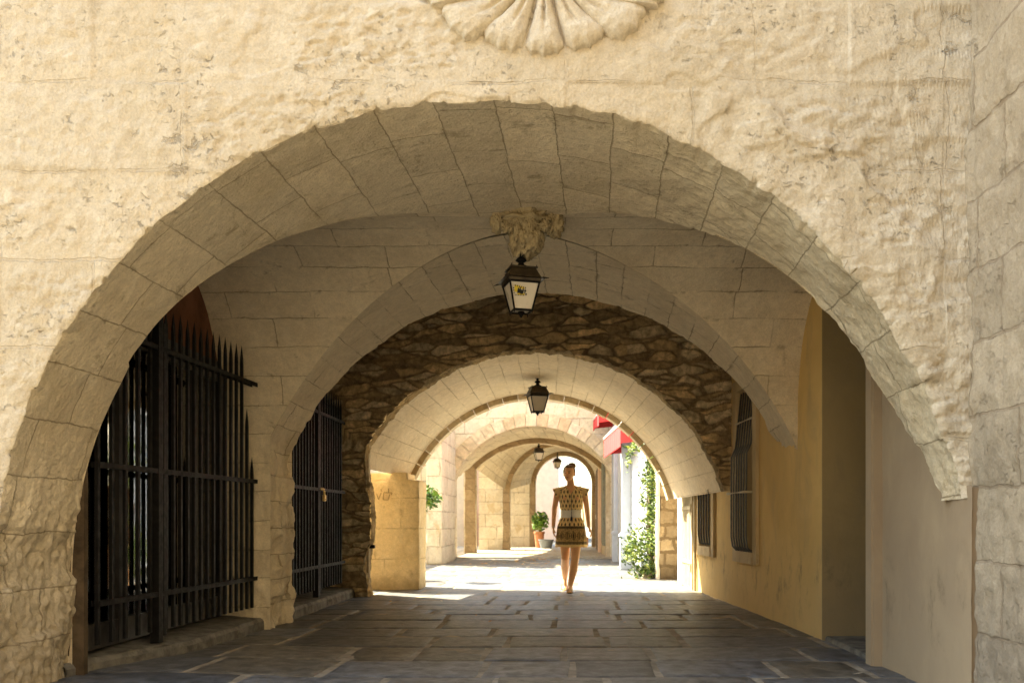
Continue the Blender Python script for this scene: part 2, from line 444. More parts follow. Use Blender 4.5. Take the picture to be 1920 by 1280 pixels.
def wall_disp(p, uv, a, b):
    x, h = uv
    d = fbm((x, 0, h), 1.3, 4) * .010 + fbm((x, 5, h), 7.0, 4) * .006
    # some stones stand proud
    bw, bh = .98, .46
    row = math.floor(h / bh + .12 * noise.noise((x * .8, h * .8, 0))); col = math.floor((x + (row % 2) * .5 * bw) / bw)
    d += (cn(Vector((col * 1.7 + .3, row * 2.3 + .4, 2))) - .5) * .014
    fx = ((x + (row % 2) * .5 * bw) / bw) % 1; fh = (h / bh + .12 * noise.noise((x * .8, h * .8, 0))) % 1
    e = min(fx * bw, (1 - fx) * bw, fh * bh, (1 - fh) * bh); rg = cn(Vector((col * 2.1 + .7, row * 1.3 + .2, 5)))
    ro = sm((e - .045 + .02 * noise.noise((x * 6, h * 6, 1))) / .03) * (.25 + 1.0 * rg)
    d += ro * (.003 + fbm((x, 21, h * 1.3), 12.0, 4) * .009 - .008 * sm((fbm((x * .8, 31, h * 1.7), 13.0, 3) - .12) * 4))
    # scooped pits
    pv = noise.voronoi(Vector((x * 7 + h * 2.2, 1.0, h * 13)))[0][0]
    m = sm((fbm((x, 9, h), 1.5, 3) + .15) * 2.2)
    d -= sm((.45 - pv) / .45) * .009 * m
    pl = fbm((x * 1.0, 11, h * 1.6), 1.6, 3); d += .009 * sm((pl - .05) * 22) * sm((x + 3.2) * .5)
    # ring of rougher arch stones on the right
    r = math.hypot(x - cx(Z0), h - HC) - 2.53
    if x > .6 and r < .55:
        k = sm((.34 - r) * 9 + fbm((x, 2, h), 2.2, 3) * 3.0 + .5) * sm((x - .6) * 3)
        d += .022 * k + fbm((x, 4, h), 4, 4) * .018 * k
    return d
v, f, u = grid(wall_fn(-4.7, 2.13, 5.6), 820, 300, wall_disp)
mobj('wall_face', v, f, M['front'], ent, u, True)
# soffit + front web in one surface
def soffit_fn(a, b):
    th = lerp(THL, THR, a); s = a * 8.6
    X0, H0 = main(th, Z0)
    zg = zgroin_f(H0, th < 1.57)
    z = lerp(Z0, zg, b)
    X, H = main(th, z)
    d = Vector((X - cx(z), H - HC))
    if th > math.pi: d = Vector((-1, 0))
    d.normalize()
    e = edge_noise(s, a) * math.exp(-(z - Z0) / (.05 if a < .62 else .16))
    rnd = 0
    X += d.x * e; H += d.y * e
    return (X, z, H), (z + .13, s)
def soffit_disp(p, uv, a, b):
    z, s = p.y, uv[1]
    low = sm((1.5 - p.z) * 1.4)
    k = .2 + low * 1.0 + (1.0 if a > .62 else 0) * sm((a - .62) * 8) * .6
    k *= sm(b * 9)
    d = fbm(p, 2.6, 4) * .030 * k + fbm(p, 13.0, 4) * .012 * k + ((lambda q: q[1] - q[0])(noise.voronoi(p * 15 + Vector((noise.noise(p * 7), 0, noise.noise(p * 6))))[0]) - .3) * .016 * k * (low + .25)
    if low > 0:
        d += (cn(Vector((math.floor(p.z / .31 + .25 * noise.noise(p * 2)), math.floor(p.y / .4), 3))) - .5) * .05 * low * sm(b * 6)
    return d
v, f, u = grid(soffit_fn, 520, 90, soffit_disp, flip=True)
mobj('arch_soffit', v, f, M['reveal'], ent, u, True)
# building mass above, closing the masonry off from the sky
mb = MB(); mb.box((-6.2, Z0 + .02, 5.58), (5.2, Z0 + .3, 10.5)); mb.box((-6.2, Z0 + .25, 4.25), (5.2, 11.5, 10.5)); mb.box((-3.3, 11.5, 4.25), (3.4, 13.1, 5.6)); mb.build('upper_masonry', M['court'], ent)

# scallop shell -------------------------------------------------------------
def shell():
    sh = empty('shell_carving', (-.11, Z0 - .05, 3.7), 'carved stone scallop shell in relief above the big front arch', 'carving')
    y = Z0 - .004
    c = Vector((P(1020, -95, Z0)[0], 0, P(1020, -95, Z0)[2]))
    # lobes: (tip centre angle from straight down, half width at tip, length px, hooked)
    L = [(-67, 6.5, 246), (-49, 12, 236), (-24.5, 12, 212), (0.3, 11, 208), (25, 12, 210), (49, 12, 236), (66, 6.5, 248)]
    for (ang, hw, ln) in L:
        def fn(a, b):
            t = b ** .8; w = (a - .5) * 2
            curve = math.sin(t * math.pi * .5)
            # centre line bends outward
            A = R_(ang) * (.50 + .50 * t)
            half = R_(hw) * (.50 + .62 * t ** 1.5) * .97
            r = ln / F * Z0 * t
            rim = 1 - .06 * w * w - (.030 * abs(math.sin(w * 5.2)) + .016 * noise.noise((w * 5, ang, 0))) * sm((t - .55) * 3)
            aa = A + half * w * (1.0 - .10 * max(0, (t - .85) / .15) * 0)
            X = c.x + math.sin(aa) * r * rim; H = c.z - math.cos(aa) * r * rim
            prof = max(0, 1 - abs(w) ** 3.2) ** .6
            d = .008 + .046 * prof * math.sqrt(max(0, 1 - max(0, (t - .90) / .10) ** 2)) * (.75 + .25 * t)
            groove = math.exp(-(w / .16) ** 2) * sm((.80 - t) * 5) * .022
            lip = .010 * math.exp(-((t - .86) / .09) ** 2)
            yy = y - d + groove - lip * prof + .006 * noise.noise((X * 22, H * 22, 3))
            if abs(w) > .995 or t > .999: yy = y + .02
            return (X, yy, H), (X, H)
        v, f, u = grid(fn, 36, 60)
        mobj('shell_rib', v, f, M['front'], sh, u, True)
shell()

# groin vault of the first bay ----------------------------------------------
gv = empty('groin_vault', (-.35, ZC, 3.1), 'dark beige groin vault with thin brown joints over the first bay, behind the entrance arch', 'vault')
def rear_fn(a, b):
    th = lerp(THL, math.asin((.45) / 2.5), a)
    X0, H0 = main(th, Z2); zg = zgroin_r(H0); z = lerp(zg, Z3, b); X, H = main(th, z)
    H = H if th > math.pi else H - .03 * b * math.sin(th)
    if b > .97:
        e = edge_noise(a * 8.6 + 31, a * .5) * .6; X += e * math.cos(min(th, math.pi)); H += e * math.sin(min(th, math.pi))
    return (X, z, H), (z, a * 8.6)
def rdisp(p, uv, a, b):
    low = sm((2.2 - p.z) * 1.0) * sm(b * 6)
    d = fbm(p, 2.5, 4) * .012 * sm(b * 6) + fbm(p, 4.0, 4) * .05 * low
    if p.x < -1.8 and low > 0: d += (cn(Vector((math.floor(p.z / .27), 3, math.floor(p.y / .35)))) - .5) * .07 * low
    return d
v, f, u = grid(rear_fn, 420, 50, rdisp, flip=True)
mobj('rear_web', v, f, M['vault'], gv, u, True)
def side_fn(sgn):
    def fn(a, b):
        # a: along side arch from front foot over the top to rear foot
        L1 = HS; L2 = math.pi * RS; s = a * (2 * L1 + L2)
        if s < L1: z = Z1 if sgn < 0 else zfoot(s); H = s
        elif s < L1 + L2:
            t = (s - L1) / RS; z = ZC - RS * math.cos(t); H = HS + RS * math.sin(t)
        else: z = Z2; H = L1 - (s - L1 - L2)
        H = max(H, -.01)
        R = RR(z); q = R * R - max(0, H - HC) ** 2
        q = math.sqrt(max(q, 0))
        if sgn < 0:
            xg = max(cx(z) - q, leftlim(z)); xw = -3.12
        else:
            xg = min(cx(z) + q, rwx(z) + .05); xw = rwx(z) + .06
            if xg > xw: xg = xw
        X = lerp(xg, xw, b)
        return (X, z, H), (X, s)
    return fn
def sdisp(p, uv, a, b):
    low = sm((1.9 - p.z) * 1.2) * sm((p.y - 7.4) * 4)
    m = sm(b * 8)
    return (fbm(p, 2.2, 4) * .012 + fbm(p, 5, 4) * .035 * low) * m
for sgn in (-1, 1):
    v, f, u = grid(side_fn(sgn), 360, 60, sdisp, flip=(sgn > 0))
    mobj('side_web', v, f, M['vault'], gv, u, True)
# wall above the rear ring, facing the next bay
def back_fn(a, b):
    th = lerp(THL, .19, a); X, H = main(th, Z3); H2 = H
    c = Vector((cx(Z3), HC)); p = Vector((X, H)); d = p - c
    if th > math.pi: d = Vector((-1, 0))
    d.normalize(); ts = []
    if d.x < -1e-6: ts.append((-3.4 - p.x) / d.x)
    if d.x > 1e-6: ts.append((2.3 - p.x) / d.x)
    if d.y > 1e-6: ts.append((4.3 - p.y) / d.y)
    q = p + d * max(.01, min(ts)) * b
    return (q.x, Z3, q.y), (q.x, q.y)
v, f, u = grid(back_fn, 120, 6, None, flip=True)
mobj('ring_wall', v, f, M['vault'], gv, u)

# ------------------------------------------------------------------ stone boss
bo = MB()
bx, by, bz = P(985, 420, 6.45)
random.seed(3)
def blob(c, r, k=.25, sc=9, mb=None):
    bm = bmesh.new(); bmesh.ops.create_icosphere(bm, subdivisions=4, radius=1)
    for vv in bm.verts:
        d = 1 + k * fbm(vv.co * 1.0 + Vector(c) * 7, sc * .22, 3) - k * .6 * abs(fbm(vv.co * 1.0 + Vector(c) * 3, sc * .42, 3))
        vv.co = Vector((vv.co.x * r[0] * d + c[0], vv.co.y * r[1] * d + c[1], vv.co.z * r[2] * d + c[2]))
    mb.bm(bm)
blob((bx + .01, by, bz - .07), (.115, .12, .17), .45, 12, bo)
blob((bx + .01, by, bz + .04), (.17, .16, .09), .45, 12, bo)
blob((bx - .20, by, bz + .02), (.05, .07, .085), .4, 12, bo)
blob((bx + .215, by, bz - .00), (.06, .07, .10), .5, 12, bo)
for k in range(26):
    t = random.uniform(0, 6.28); rr = random.uniform(.07, .24)
    blob((bx + rr * math.cos(t), by - abs(math.sin(t)) * .09, bz + random.uniform(-.06, .07) + .02), (.035, .035, .045), .6, 14, bo)
for k in range(14):
    t = k / 14 * 6.28
    blob((bx + .01 + .10 * math.cos(t), by + .1 * math.sin(t), bz - .10 + .03 * math.sin(k * 3)), (.028, .028, .075), .4, 14, bo)
o = bo.build('vault_boss', M['block2'] if 'block2' in M else stone('carved boss stone', (.46, .37, .22), (.36, .28, .15), (.52, .43, .27), None, pit=.7, pitscale=24, stain_amt=.6), None, True)
setp(o, 'crumbling carved stone boss at the crown of the vault, above the nearest lantern', 'boss')

# ------------------------------------------------------------------ lanterns
def lantern(c, H, rot, label, sticker=False, neck=.0, first=None):
    """c = top hook point; H total height"""
    k = H / .50
    t = empty('hanging_lantern', c, label, 'lantern', 'iron lanterns hanging along the passage')
    def q(x, y, z):
        a = R_(rot); X = x * math.cos(a) - y * math.sin(a); Y = x * math.sin(a) + y * math.cos(a)
        return (c[0] + X * k, c[1] + Y * k, c[2] + z * k)
    fin = MB(); cc = (c[0], c[1], c[2])
    fin.lathe([(r * k, z * k) for r, z in [(.012, neck / k + .005), (.012, 0), (.030, -.004), (.020, -.018), (.012, -.028), (.030, -.042), (.042, -.058), (.030, -.066), (.018, -.072), (.024, -.088), (.060, -.104), (.075, -.118)]], cc, 14)
    for j in range(5):
        a = j / 5 * 6.28
        fin.ball((c[0] + .026 * k * math.cos(a), c[1] + .026 * k * math.sin(a), c[2] - .006 * k), .009 * k, 6, 5)
    FIN = fin
    def fr(w0, z0, w1, z1, mb):
        vs = [q(x * w0, y * w0, z0) for x, y in ((-1, -1), (1, -1), (1, 1), (-1, 1))] + [q(x * w1, y * w1, z1) for x, y in ((-1, -1), (1, -1), (1, 1), (-1, 1))]
        mb.add(vs, [(0, 1, 5, 4), (1, 2, 6, 5), (2, 3, 7, 6), (3, 0, 4, 7), (3, 2, 1, 0), (4, 5, 6, 7)])
    rf = MB(); fr(.075, -.112, .088, -.118, rf); fr(.100, -.1185, .100, -.128, rf); fr(.088, -.1285, .120, -.196, rf); fr(.148, -.207, .122, -.1965, rf); fr(.120, -.2075, .116, -.226, rf)
    for sx in (-1, 1):
        for sy in (-1, 1):
            rf.tube([q(sx * .092, sy * .092, -.125), q(sx * .092, sy * .092, -.105)], [.006 * k, .003 * k], 6)
            rf.tube([q(sx * .13, sy * .13, -.203), q(sx * .165, sy * .165, -.212)], [.008 * k, .002 * k], 6)
    RF = rf.build('lantern_roof', M['bronze'], t); FIN.build('finial', M['iron'], RF, True)
    W0, W1, zt, zb = .110, .066, -.2265, -.425
    fm = MB()
    for sx, sy in ((-1, -1), (1, -1), (1, 1), (-1, 1)):
        fm.tube([q(sx * W0, sy * W0, zt), q(sx * W1, sy * W1, zb)], .0075 * k, 6)
    for w, z, r in ((W0, zt - .004, .009), (W1, zb, .008)):
        pts = [(-1, -1), (1, -1), (1, 1), (-1, 1), (-1, -1)]
        for i in range(4):
            fm.tube([q(pts[i][0] * w, pts[i][1] * w, z), q(pts[i + 1][0] * w, pts[i + 1][1] * w, z)], r * k, 6)
    for sx, sy in ((-1, -1), (1, -1), (1, 1), (-1, 1)):
        fm.tube([q(sx * W1, sy * W1, zb), q(sx * W1, sy * W1, zb - .022)], [.006 * k, .003 * k], 6)
    fm.lathe([(r * k, z * k) for r, z in ((.02, zb - .0), (.028, zb - .012), (.012, zb - .03), (.006, zb - .045))], cc, 10)
    fm.build('lantern_frame', M['iron'], t)
    for i, (a, b) in enumerate((((-1, -1), (1, -1)), ((1, -1), (1, 1)), ((1, 1), (-1, 1)), ((-1, 1), (-1, -1)))):
        g = MB(); e = .94
        A0 = q(a[0] * W0 * e, a[1] * W0 * e, zt); B0 = q(b[0] * W0 * e, b[1] * W0 * e, zt)
        A1 = q(a[0] * W1 * e, a[1] * W1 * e, zb); B1 = q(b[0] * W1 * e, b[1] * W1 * e, zb)
        n = (Vector(B0) - Vector(A0)).cross(Vector(A1) - Vector(A0)).normalized() * .003
        vs = [Vector(x) for x in (A0, B0, B1, A1)]; g.add(vs + [x + n for x in vs], [(0, 1, 2, 3), (7, 6, 5, 4), (0, 4, 5, 1), (1, 5, 6, 2), (2, 6, 7, 3), (3, 7, 4, 0)])
        pane = g.build('glass_pane', M['lamp_glass'], t)
        if sticker and i == 0:
            A0, B0, B1, A1 = vs
            def w(s, r, off=.006):
                p = lerp(lerp(A0, B0, s), lerp(A1, B1, s), r); return p - n / .003 * (off if n.y > 0 else -off)
            def quad(mb, s, r, ds, dr, ang=0, off=.006):
                ca, sa = math.cos(ang), math.sin(ang); pts = []
                for du, dv in ((-1, -1), (1, -1), (1, 1), (-1, 1)):
                    pts.append(w(s + (du * ds * ca - dv * dr * sa), r + (du * ds * sa + dv * dr * ca), off))
                mb.add(pts, [(0, 1, 2, 3)])
            ys = MB(); quad(ys, .20, .30, .10, .12, .15, .0062); quad(ys, .40, .25, .10, .04, .2, .0064); quad(ys, .36, .47, .16, .03, 0, .0066)
            ys.build('yellow_sticker', M['stick_y'], pane)
            bk = MB(); random.seed(5)
            for j in range(6):
                quad(bk, .14 + j * .08, .19 + .012 * j, .014, .028, .2, .0076); quad(bk, .10 + j * .075, .52 - .003 * j, .014, .024, -.2, .0076)
            for j in range(3): quad(bk, .06, .28 + j * .08, .02, .02, .3, .0076)
            quad(bk, .32, .38, .11, .07, .3, .0078)
            quad(bk, .24, .36, .02, .10, .2, .008); quad(bk, .34, .35, .02, .12, -.1, .0082); quad(bk, .44, .37, .02, .10, .1, .0084)
            quad(bk, .50, .35, .08, .015, .1, .0086); quad(bk, .53, .38, .016, .07, .25, .0088); quad(bk, .58, .47, .025, .03, .5, .009)
            bk.build('sticker_print', M['black'], pane)
    return t
c1 = P(977, 474, 6.45)
lantern(c1, .49, 17, 'nearest and largest black iron lantern, with a yellow and black sticker on its frosted glass', True)
c2 = P(1008, 708, 12.3)
lantern(c2, .545, 15, 'brown and black iron lantern hanging behind the rubble wall arch, second nearest', False, .0)
c3 = P(1010, 832, 24.0)
lantern(c3, .50, 14, 'small dark lantern hanging left of the woman in the far vault, third from the front', False, .0)
c4 = P(1045, 853, 29.5)
lantern(c4, .48, 20, 'farthest and smallest lantern, hanging against the bright far opening just left of the woman', False, .1)

# ------------------------------------------------------------------ right side wall (plastered) with niche, windows, door
rw = empty('plastered_side_wall', (2.05, 8, 0), 'ochre plastered wall with doorway recess and barred windows along the right of the passage', 'wall')
def wall_strip(name, z0, z1, h0, h1, mat, off=0.0, parent=rw, nz=60, nh=60, amp=.006):
    def fn(a, b):
        z = lerp(z0, z1, a); H = lerp(h0, h1, b)
        return (rwx(z) + off, z, H), (z, H)
    def dp(p, uv, a, b): return (fbm(p, 1.2, 4) * amp + fbm(p, 7, 3) * amp * .3)
    v, f, u = grid(fn, nz, nh, dp, flip=True)
    return mobj(name, v, f, mat, parent, u, True)
NZ0, NZ1 = 6.10, 7.19
mb = MB(); mb.box((2.075, 4.63, -.02), (2.2, 4.82, 1.12)); mb.build('near_plaster_edge', M['plaster_grey'], rw)
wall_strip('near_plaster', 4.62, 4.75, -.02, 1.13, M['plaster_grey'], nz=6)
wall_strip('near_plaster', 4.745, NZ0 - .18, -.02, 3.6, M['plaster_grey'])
# windows: openings  (z0,z1,h0,h1)
WN = (9.25, 9.95, .62, 2.35); WF = (11.25, 11.95, .62, 2.2); DR = (12.40, 13.25, -.02, 2.35)
zs = [NZ1, WN[0], WN[1], WF[0], WF[1], DR[0], DR[1], 13.7]
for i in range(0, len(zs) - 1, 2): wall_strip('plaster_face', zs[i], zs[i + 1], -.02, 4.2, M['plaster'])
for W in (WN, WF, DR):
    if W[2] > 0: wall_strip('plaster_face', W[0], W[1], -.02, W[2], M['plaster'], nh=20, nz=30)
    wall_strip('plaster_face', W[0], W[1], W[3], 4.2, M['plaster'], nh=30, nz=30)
# niche: jambs, back, proud frame
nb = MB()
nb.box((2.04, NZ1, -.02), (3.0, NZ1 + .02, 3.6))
nb.build('niche_far_jamb', M['nicheplaster_shaded'], rw)
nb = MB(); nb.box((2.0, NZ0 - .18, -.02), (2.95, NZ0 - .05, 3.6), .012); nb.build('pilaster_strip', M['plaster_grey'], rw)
nb = MB(); nb.box((2.03, NZ0 - .0495, -.02), (2.95, NZ0, 3.6)); nb.build('niche_near_jamb', M['nicheplaster_shaded'], rw)
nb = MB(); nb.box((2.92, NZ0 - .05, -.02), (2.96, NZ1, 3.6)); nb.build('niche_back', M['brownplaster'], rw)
# dark wooden door inside the niche
dn = empty('niche_door', (2.8, 6.6, 0), 'dark panelled wooden door at the back of the deep recess in the right wall', 'door')
mb = MB(); mb.box((2.86, NZ0 + .02, 0), (2.915, NZ1 - .02, 2.5))
for a in range(2):
    for hh in ((.2, 1.0), (1.15, 2.2)):
        zz = NZ0 + .1 + a * .48; mb.box((2.83, zz, hh[0]), (2.8595, zz + .4, hh[1]), .008)
DL = mb.build('door_leaf', M['woodblack'], dn)
mb = MB(); mb.ball((2.80, NZ1 - .15, 1.05), .03); mb.build('door_knob', M['brass'], DL, True)
# step in niche
mb = MB(); mb.box((2.06, NZ0, -.01), (2.85, NZ1, .035), .008); setp(mb.build('niche_threshold', M['kerb']), 'low grey stone threshold inside the doorway recess on the right', 'step')
# solid closing behind right wall
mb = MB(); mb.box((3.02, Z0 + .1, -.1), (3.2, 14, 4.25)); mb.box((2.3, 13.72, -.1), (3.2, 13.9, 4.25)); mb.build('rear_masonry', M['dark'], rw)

def window(W, lab, basket=True, nb_=7):
    z0, z1, h0, h1 = W; x = lambda z: rwx(z)
    t = empty('barred_window', (x((z0 + z1) / 2), (z0 + z1) / 2, h0), lab, 'window', 'barred windows in the right wall')
    fw = .15
    # stone surround, proud of the wall
    def frm(za, zb, ha, hb, mb, proud=.035):
        vs = []
        for z in (za, zb):
            for h in (ha, hb):
                vs.append((x(z) - proud, z, h)); vs.append((x(z) + .30, z, h))
        # order: z0h0 front, z0h0 back, z0h1 f, z0h1 b, z1h0 f, z1h0 b, z1h1 f, z1h1 b
        mb.add(vs, [(0, 2, 6, 4), (1, 5, 7, 3), (0, 1, 3, 2), (4, 6, 7, 5), (2, 3, 7, 6), (0, 4, 5, 1)])
    mb = MB(); frm(z0 - fw, z0, h0 - .12, h1 + .12, mb); frm(z1, z1 + fw, h0 - .12, h1 + .12, mb)
    frm(z0, z1, h1, h1 + .12, mb, .034); frm(z0, z1, h0 - .12, h0, mb, .045)
    WFR = mb.build('window_frame', M['frame_stone'], t)
    mb = MB(); frm(z0, z1, h0, h1, mb, -.22); mb.build('window_pane', M['glass_dark'], t)
    for zz in (z0 + .02, (z0 + z1) / 2 - .02, z1 - .05):
        pass
    mb = MB()
    for zz in (z0 + .02, (z0 + z1) / 2 - .02, z1 - .06): mb.box((x(zz) + .17, zz, h0 + .01), (x(zz) + .215, zz + .04, h1 - .01))
    for hh in (h0 + .02, h0 + .6, h0 + 1.15, h1 - .06): mb.box((x(z1) + .16, z0 + .02, hh), (x(z0) + .205, z1 - .02, hh + .04))
    mb.build('sash', M['shutter'], WFR)
    for k in range(nb_):
        zz = lerp(z0 + .03, z1 - .03, k / (nb_ - 1)); mb = MB(); X = x(zz)
        if basket:
            pts = [(X + .02, zz, h1 - .02), (X - .04, zz, h0 + 1.12), (X - .085, zz, h0 + 1.02), (X - .09, zz, h0 + .55), (X - .09, zz, h0 + .15), (X - .075, zz, h0 + .05), (X - .03, zz, h0 + .0), (X + .03, zz, h0 + .015)]
        else:
            pts = [(X - .05, zz, h1 - .02), (X - .05, zz, h0 + .14), (X - .035, zz, h0 + .04), (X + .02, zz, h0 + .02)]
        mb.tube(pts, .0105, 7); mb.build('bar', M['iron_grey'], t, True)
    for hh, off in (((h0 + .62, -.125), (h0 + 1.38, -.03)) if basket else ((h0 + .7, -.065), (h0 + 1.35, -.065))):
        mb = MB(); mb.tube([(x(z0) + .05, z0 - .02, hh), (x(z0) + off, z0 - .0, hh), (x(z1) + off, z1, hh), (x(z1) + .05, z1 + .02, hh)], .014, 6); mb.build('crossbar', M['shutter'], t)
    return t
M['glass_dark'] = flat('dark window glass', (.03, .028, .022), .12, 0, .3, 4, .001, .6)
window(WN, 'near barred window in the ochre wall, dark iron bars bulging outwards at the bottom')
window(WF, 'farther barred window in the ochre wall, pale straight bars, beside the panelled door', False, 5)
# door in right wall
dd = empty('shuttered_door', (1.75, 12.8, 0), 'tall beige metal louvred door at the far end of the ochre wall', 'door')
x0, x1 = rwx(DR[0]), rwx(DR[1])
def skewbox(mb, z0, z1, h0, h1, o0, o1):
    vs = []
    for z in (z0, z1):
        for h in (h0, h1):
            vs.append((rwx(z) + o0, z, h)); vs.append((rwx(z) + o1, z, h))
    mb.add(vs, [(0, 2, 6, 4), (1, 5, 7, 3), (0, 1, 3, 2), (4, 6, 7, 5), (2, 3, 7, 6), (0, 4, 5, 1)])
mb = MB(); skewbox(mb, DR[0] + .05, DR[1] - .01, 0, 2.3, -.01, .05); DL2 = mb.build('door_leaf', M['shutter'], dd)
for k in range(8):
    zz = DR[0] + .07 + k * .10; mb = MB(); skewbox(mb, zz, zz + .05, .03, 2.27, -.03, -.0105); mb.build('slat', M['shutter'], DL2)
for hh in (.35, 1.1, 1.85):
    mb = MB(); skewbox(mb, DR[0] + .05, DR[1] - .01, hh, hh + .05, -.045, -.0305); mb.build('rail', M['shutter'], dd)
mb = MB(); skewbox(mb, DR[0] - .03, DR[0] + .05, 0, 2.36, -.05, .05); mb.build('door_post', M['shutter'], dd)
for hh in (.3, 1.12, 1.9):
    mb = MB(); mb.tube([(rwx(12.42) - .05, 12.42, hh - .06), (rwx(12.42) - .05, 12.42, hh + .06)], .022, 8); mb.build('hinge', M['shutter'], dd)
mb = MB(); mb.tube([(rwx(12.25) - .03, 12.25, 0), (rwx(12.25) - .03, 12.25, 3.2)], .022, 8)
setp(mb.build('drain_pipe', M['shutter']), 'thin ochre painted pipe running up beside the louvred door', 'pipe')
mb = MB(); mb.box((rwx(13.27) - .03, 13.27, -.01), (rwx(13.27) + .4, 13.72, 3.2), .015); mb.build('white_jamb', M['whitewall'], rw)

# wall towards the camera on the right ---------------------------------------
def rsw_fn(a, b):
    z = lerp(4.80, -3.0, a ** 1.0); H = lerp(-.02, 10.0, b ** 1.3)
    return (2.10, z, H), (z, H)
def rsw_disp(p, uv, a, b):
    z, h = uv; row = math.floor(h / .37); col = math.floor((z + (row % 2) * .31) / .62)
    fz = ((z + (row % 2) * .31) / .62) % 1; fh = (h / .37) % 1
    e = min(fz * .62, (1 - fz) * .62, fh * .37, (1 - fh) * .37)
    d = (cn(Vector((row + .5, col + .5, 1))) - .5) * .016 + fbm(p, 3.5, 4) * .018 + fbm(p, 14, 3) * .008
    return d + .008 * sm(e / .03)
v, f, u = grid(rsw_fn, 520, 300, rsw_disp, flip=False)
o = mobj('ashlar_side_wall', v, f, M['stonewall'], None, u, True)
setp(o, 'rough grey ashlar wall coming towards the camera at the right edge', 'wall')

# ------------------------------------------------------------------ left: kerbs, shopfronts, gates
GX = lambda z: lerp(-2.82, -2.69, (z - 5.42) / 2.45) if z < 8.2 else -2.69
def gate(z0, z1, hpost, label, spacing=.107, parts=2):
    t = empty('spiked_iron_gate', (GX((z0 + z1) / 2), (z0 + z1) / 2, .1), label, 'gate', 'spiked iron gates on the left of the passage')
    zlist = []; zz = z0
    while zz < z1 + .01:
        zlist.append(zz); zz += spacing * (1.45 if zz < hpost - .1 and z0 < 7 else 1)
    n = len(zlist) - 1
    for k, z in enumerate(zlist):
        X = GX(z)
        # bars follow the side arch
        top = 2.42 + random.uniform(-.01, .01)
        if z0 < 7 and k >= n - 1: top = (1.9, 1.5)[k - n + 1]
        mb = MB(); w = .015
        mb.box((X - .010, z - w, .20), (X + .010, z + w, top - .16))
        b0 = top - .16
        mb.add([(X - .010, z - w, b0 + .0005), (X + .010, z - w, b0 + .0005), (X + .010, z + w, b0 + .0005), (X - .010, z + w, b0 + .0005),
                (X - .006, z - w * 1.35, b0 + .05), (X + .006, z - w * 1.35, b0 + .05), (X + .006, z + w * 1.35, b0 + .05), (X - .006, z + w * 1.35, b0 + .05), (X, z, top)],
               [(0, 1, 5, 4), (1, 2, 6, 5), (2, 3, 7, 6), (3, 0, 4, 7), (4, 5, 8), (5, 6, 8), (6, 7, 8), (7, 4, 8)])
        mb.build('spiked_bar', M['iron'], t)
    for h in (.45, 1.285, 2.12):
        mb = MB()
        for off in (-.024, .024):
            mb.add([(GX(z) + off + dx, z, h + dh) for z in (z0 - .02, z1 + .02) for dx in (-.004, .004) for dh in (-.017, .017)],
                   [(0, 1, 3, 2), (4, 6, 7, 5), (0, 4, 5, 1), (2, 3, 7, 6), (0, 2, 6, 4), (1, 5, 7, 3)])
        mb.build('rail', M['iron'], t)
    mb = MB(); mb.box((GX(hpost) - .03, hpost - .035, .12), (GX(hpost) + .03, hpost + .035, 2.5)); mb.box((GX(hpost) - .028, hpost + .05, .16), (GX(hpost) + .028, hpost + .085, 2.3)); mb.build('post', M['iron'], t)
    return t
g1 = gate(5.46, 7.84, 6.17, 'large black spiked iron gate in the first bay, nearest on the left')
for z in (5.52, 5.63, 5.74, 5.85): pass
g2 = gate(8.72, 10.95, 9.80, 'smaller looking black spiked iron gate before the rubble wall, second on the left')
# padlock on the second gate
mb = MB(); mb.box((-2.655, 9.90, 1.16), (-2.625, 9.97, 1.23), .006); mb.tube([(-2.64, 9.915, 1.23), (-2.64, 9.915, 1.27), (-2.64, 9.955, 1.27), (-2.64, 9.955, 1.23)], .006, 6)
for k in range(7): mb.tube([(-2.645, 9.80 + k * .022, 1.29 + .012 * (k % 2)), (-2.645, 9.822 + k * .022, 1.29 - .012 * (k % 2))], .008, 6)
setp(mb.build('padlock', M['brass'], None), 'small brass padlock and chain hanging on the second spiked gate', 'padlock')

def shopfront(z0, z1, label, first):
    t = empty('glass_shopfront', (-2.98, (z0 + z1) / 2, .1), label, 'shopfront', 'shopfronts behind the gates')
    X = -2.99
    n = 4; w = (z1 - z0) / n
    for k in range(n):
        a = z0 + k * w
        mb = MB(); mb.box((X - .006, a + .05, .30), (X + .006, a + w - .05, 2.14)); mb.build('window_pane', M['glass'], t)
    mb = MB()
    for k in range(n + 1):
        a = z0 + k * w; mb.box((X - .035, a - .05, .14), (X + .035, a + .05, 2.2))
    for h in (.14, 2.14):
        mb.box((X - .030, z0, h), (X + .030, z1, h + .16))
    mb.build('door_frame', M['woodblack'], t)
    mb = MB(); mb.box((X - .05, z0 - .1, 2.301), (X + .0, z1 + .1, 3.3)); mb.build('tympanum', M['redplaster'], t)
    return t
shopfront(5.46, 7.84, 'dark glazed shopfront with reddish tympanum behind the first spiked gate', True)
shopfront(8.60, 11.1, 'dark glazed shopfront behind the second spiked gate', False)
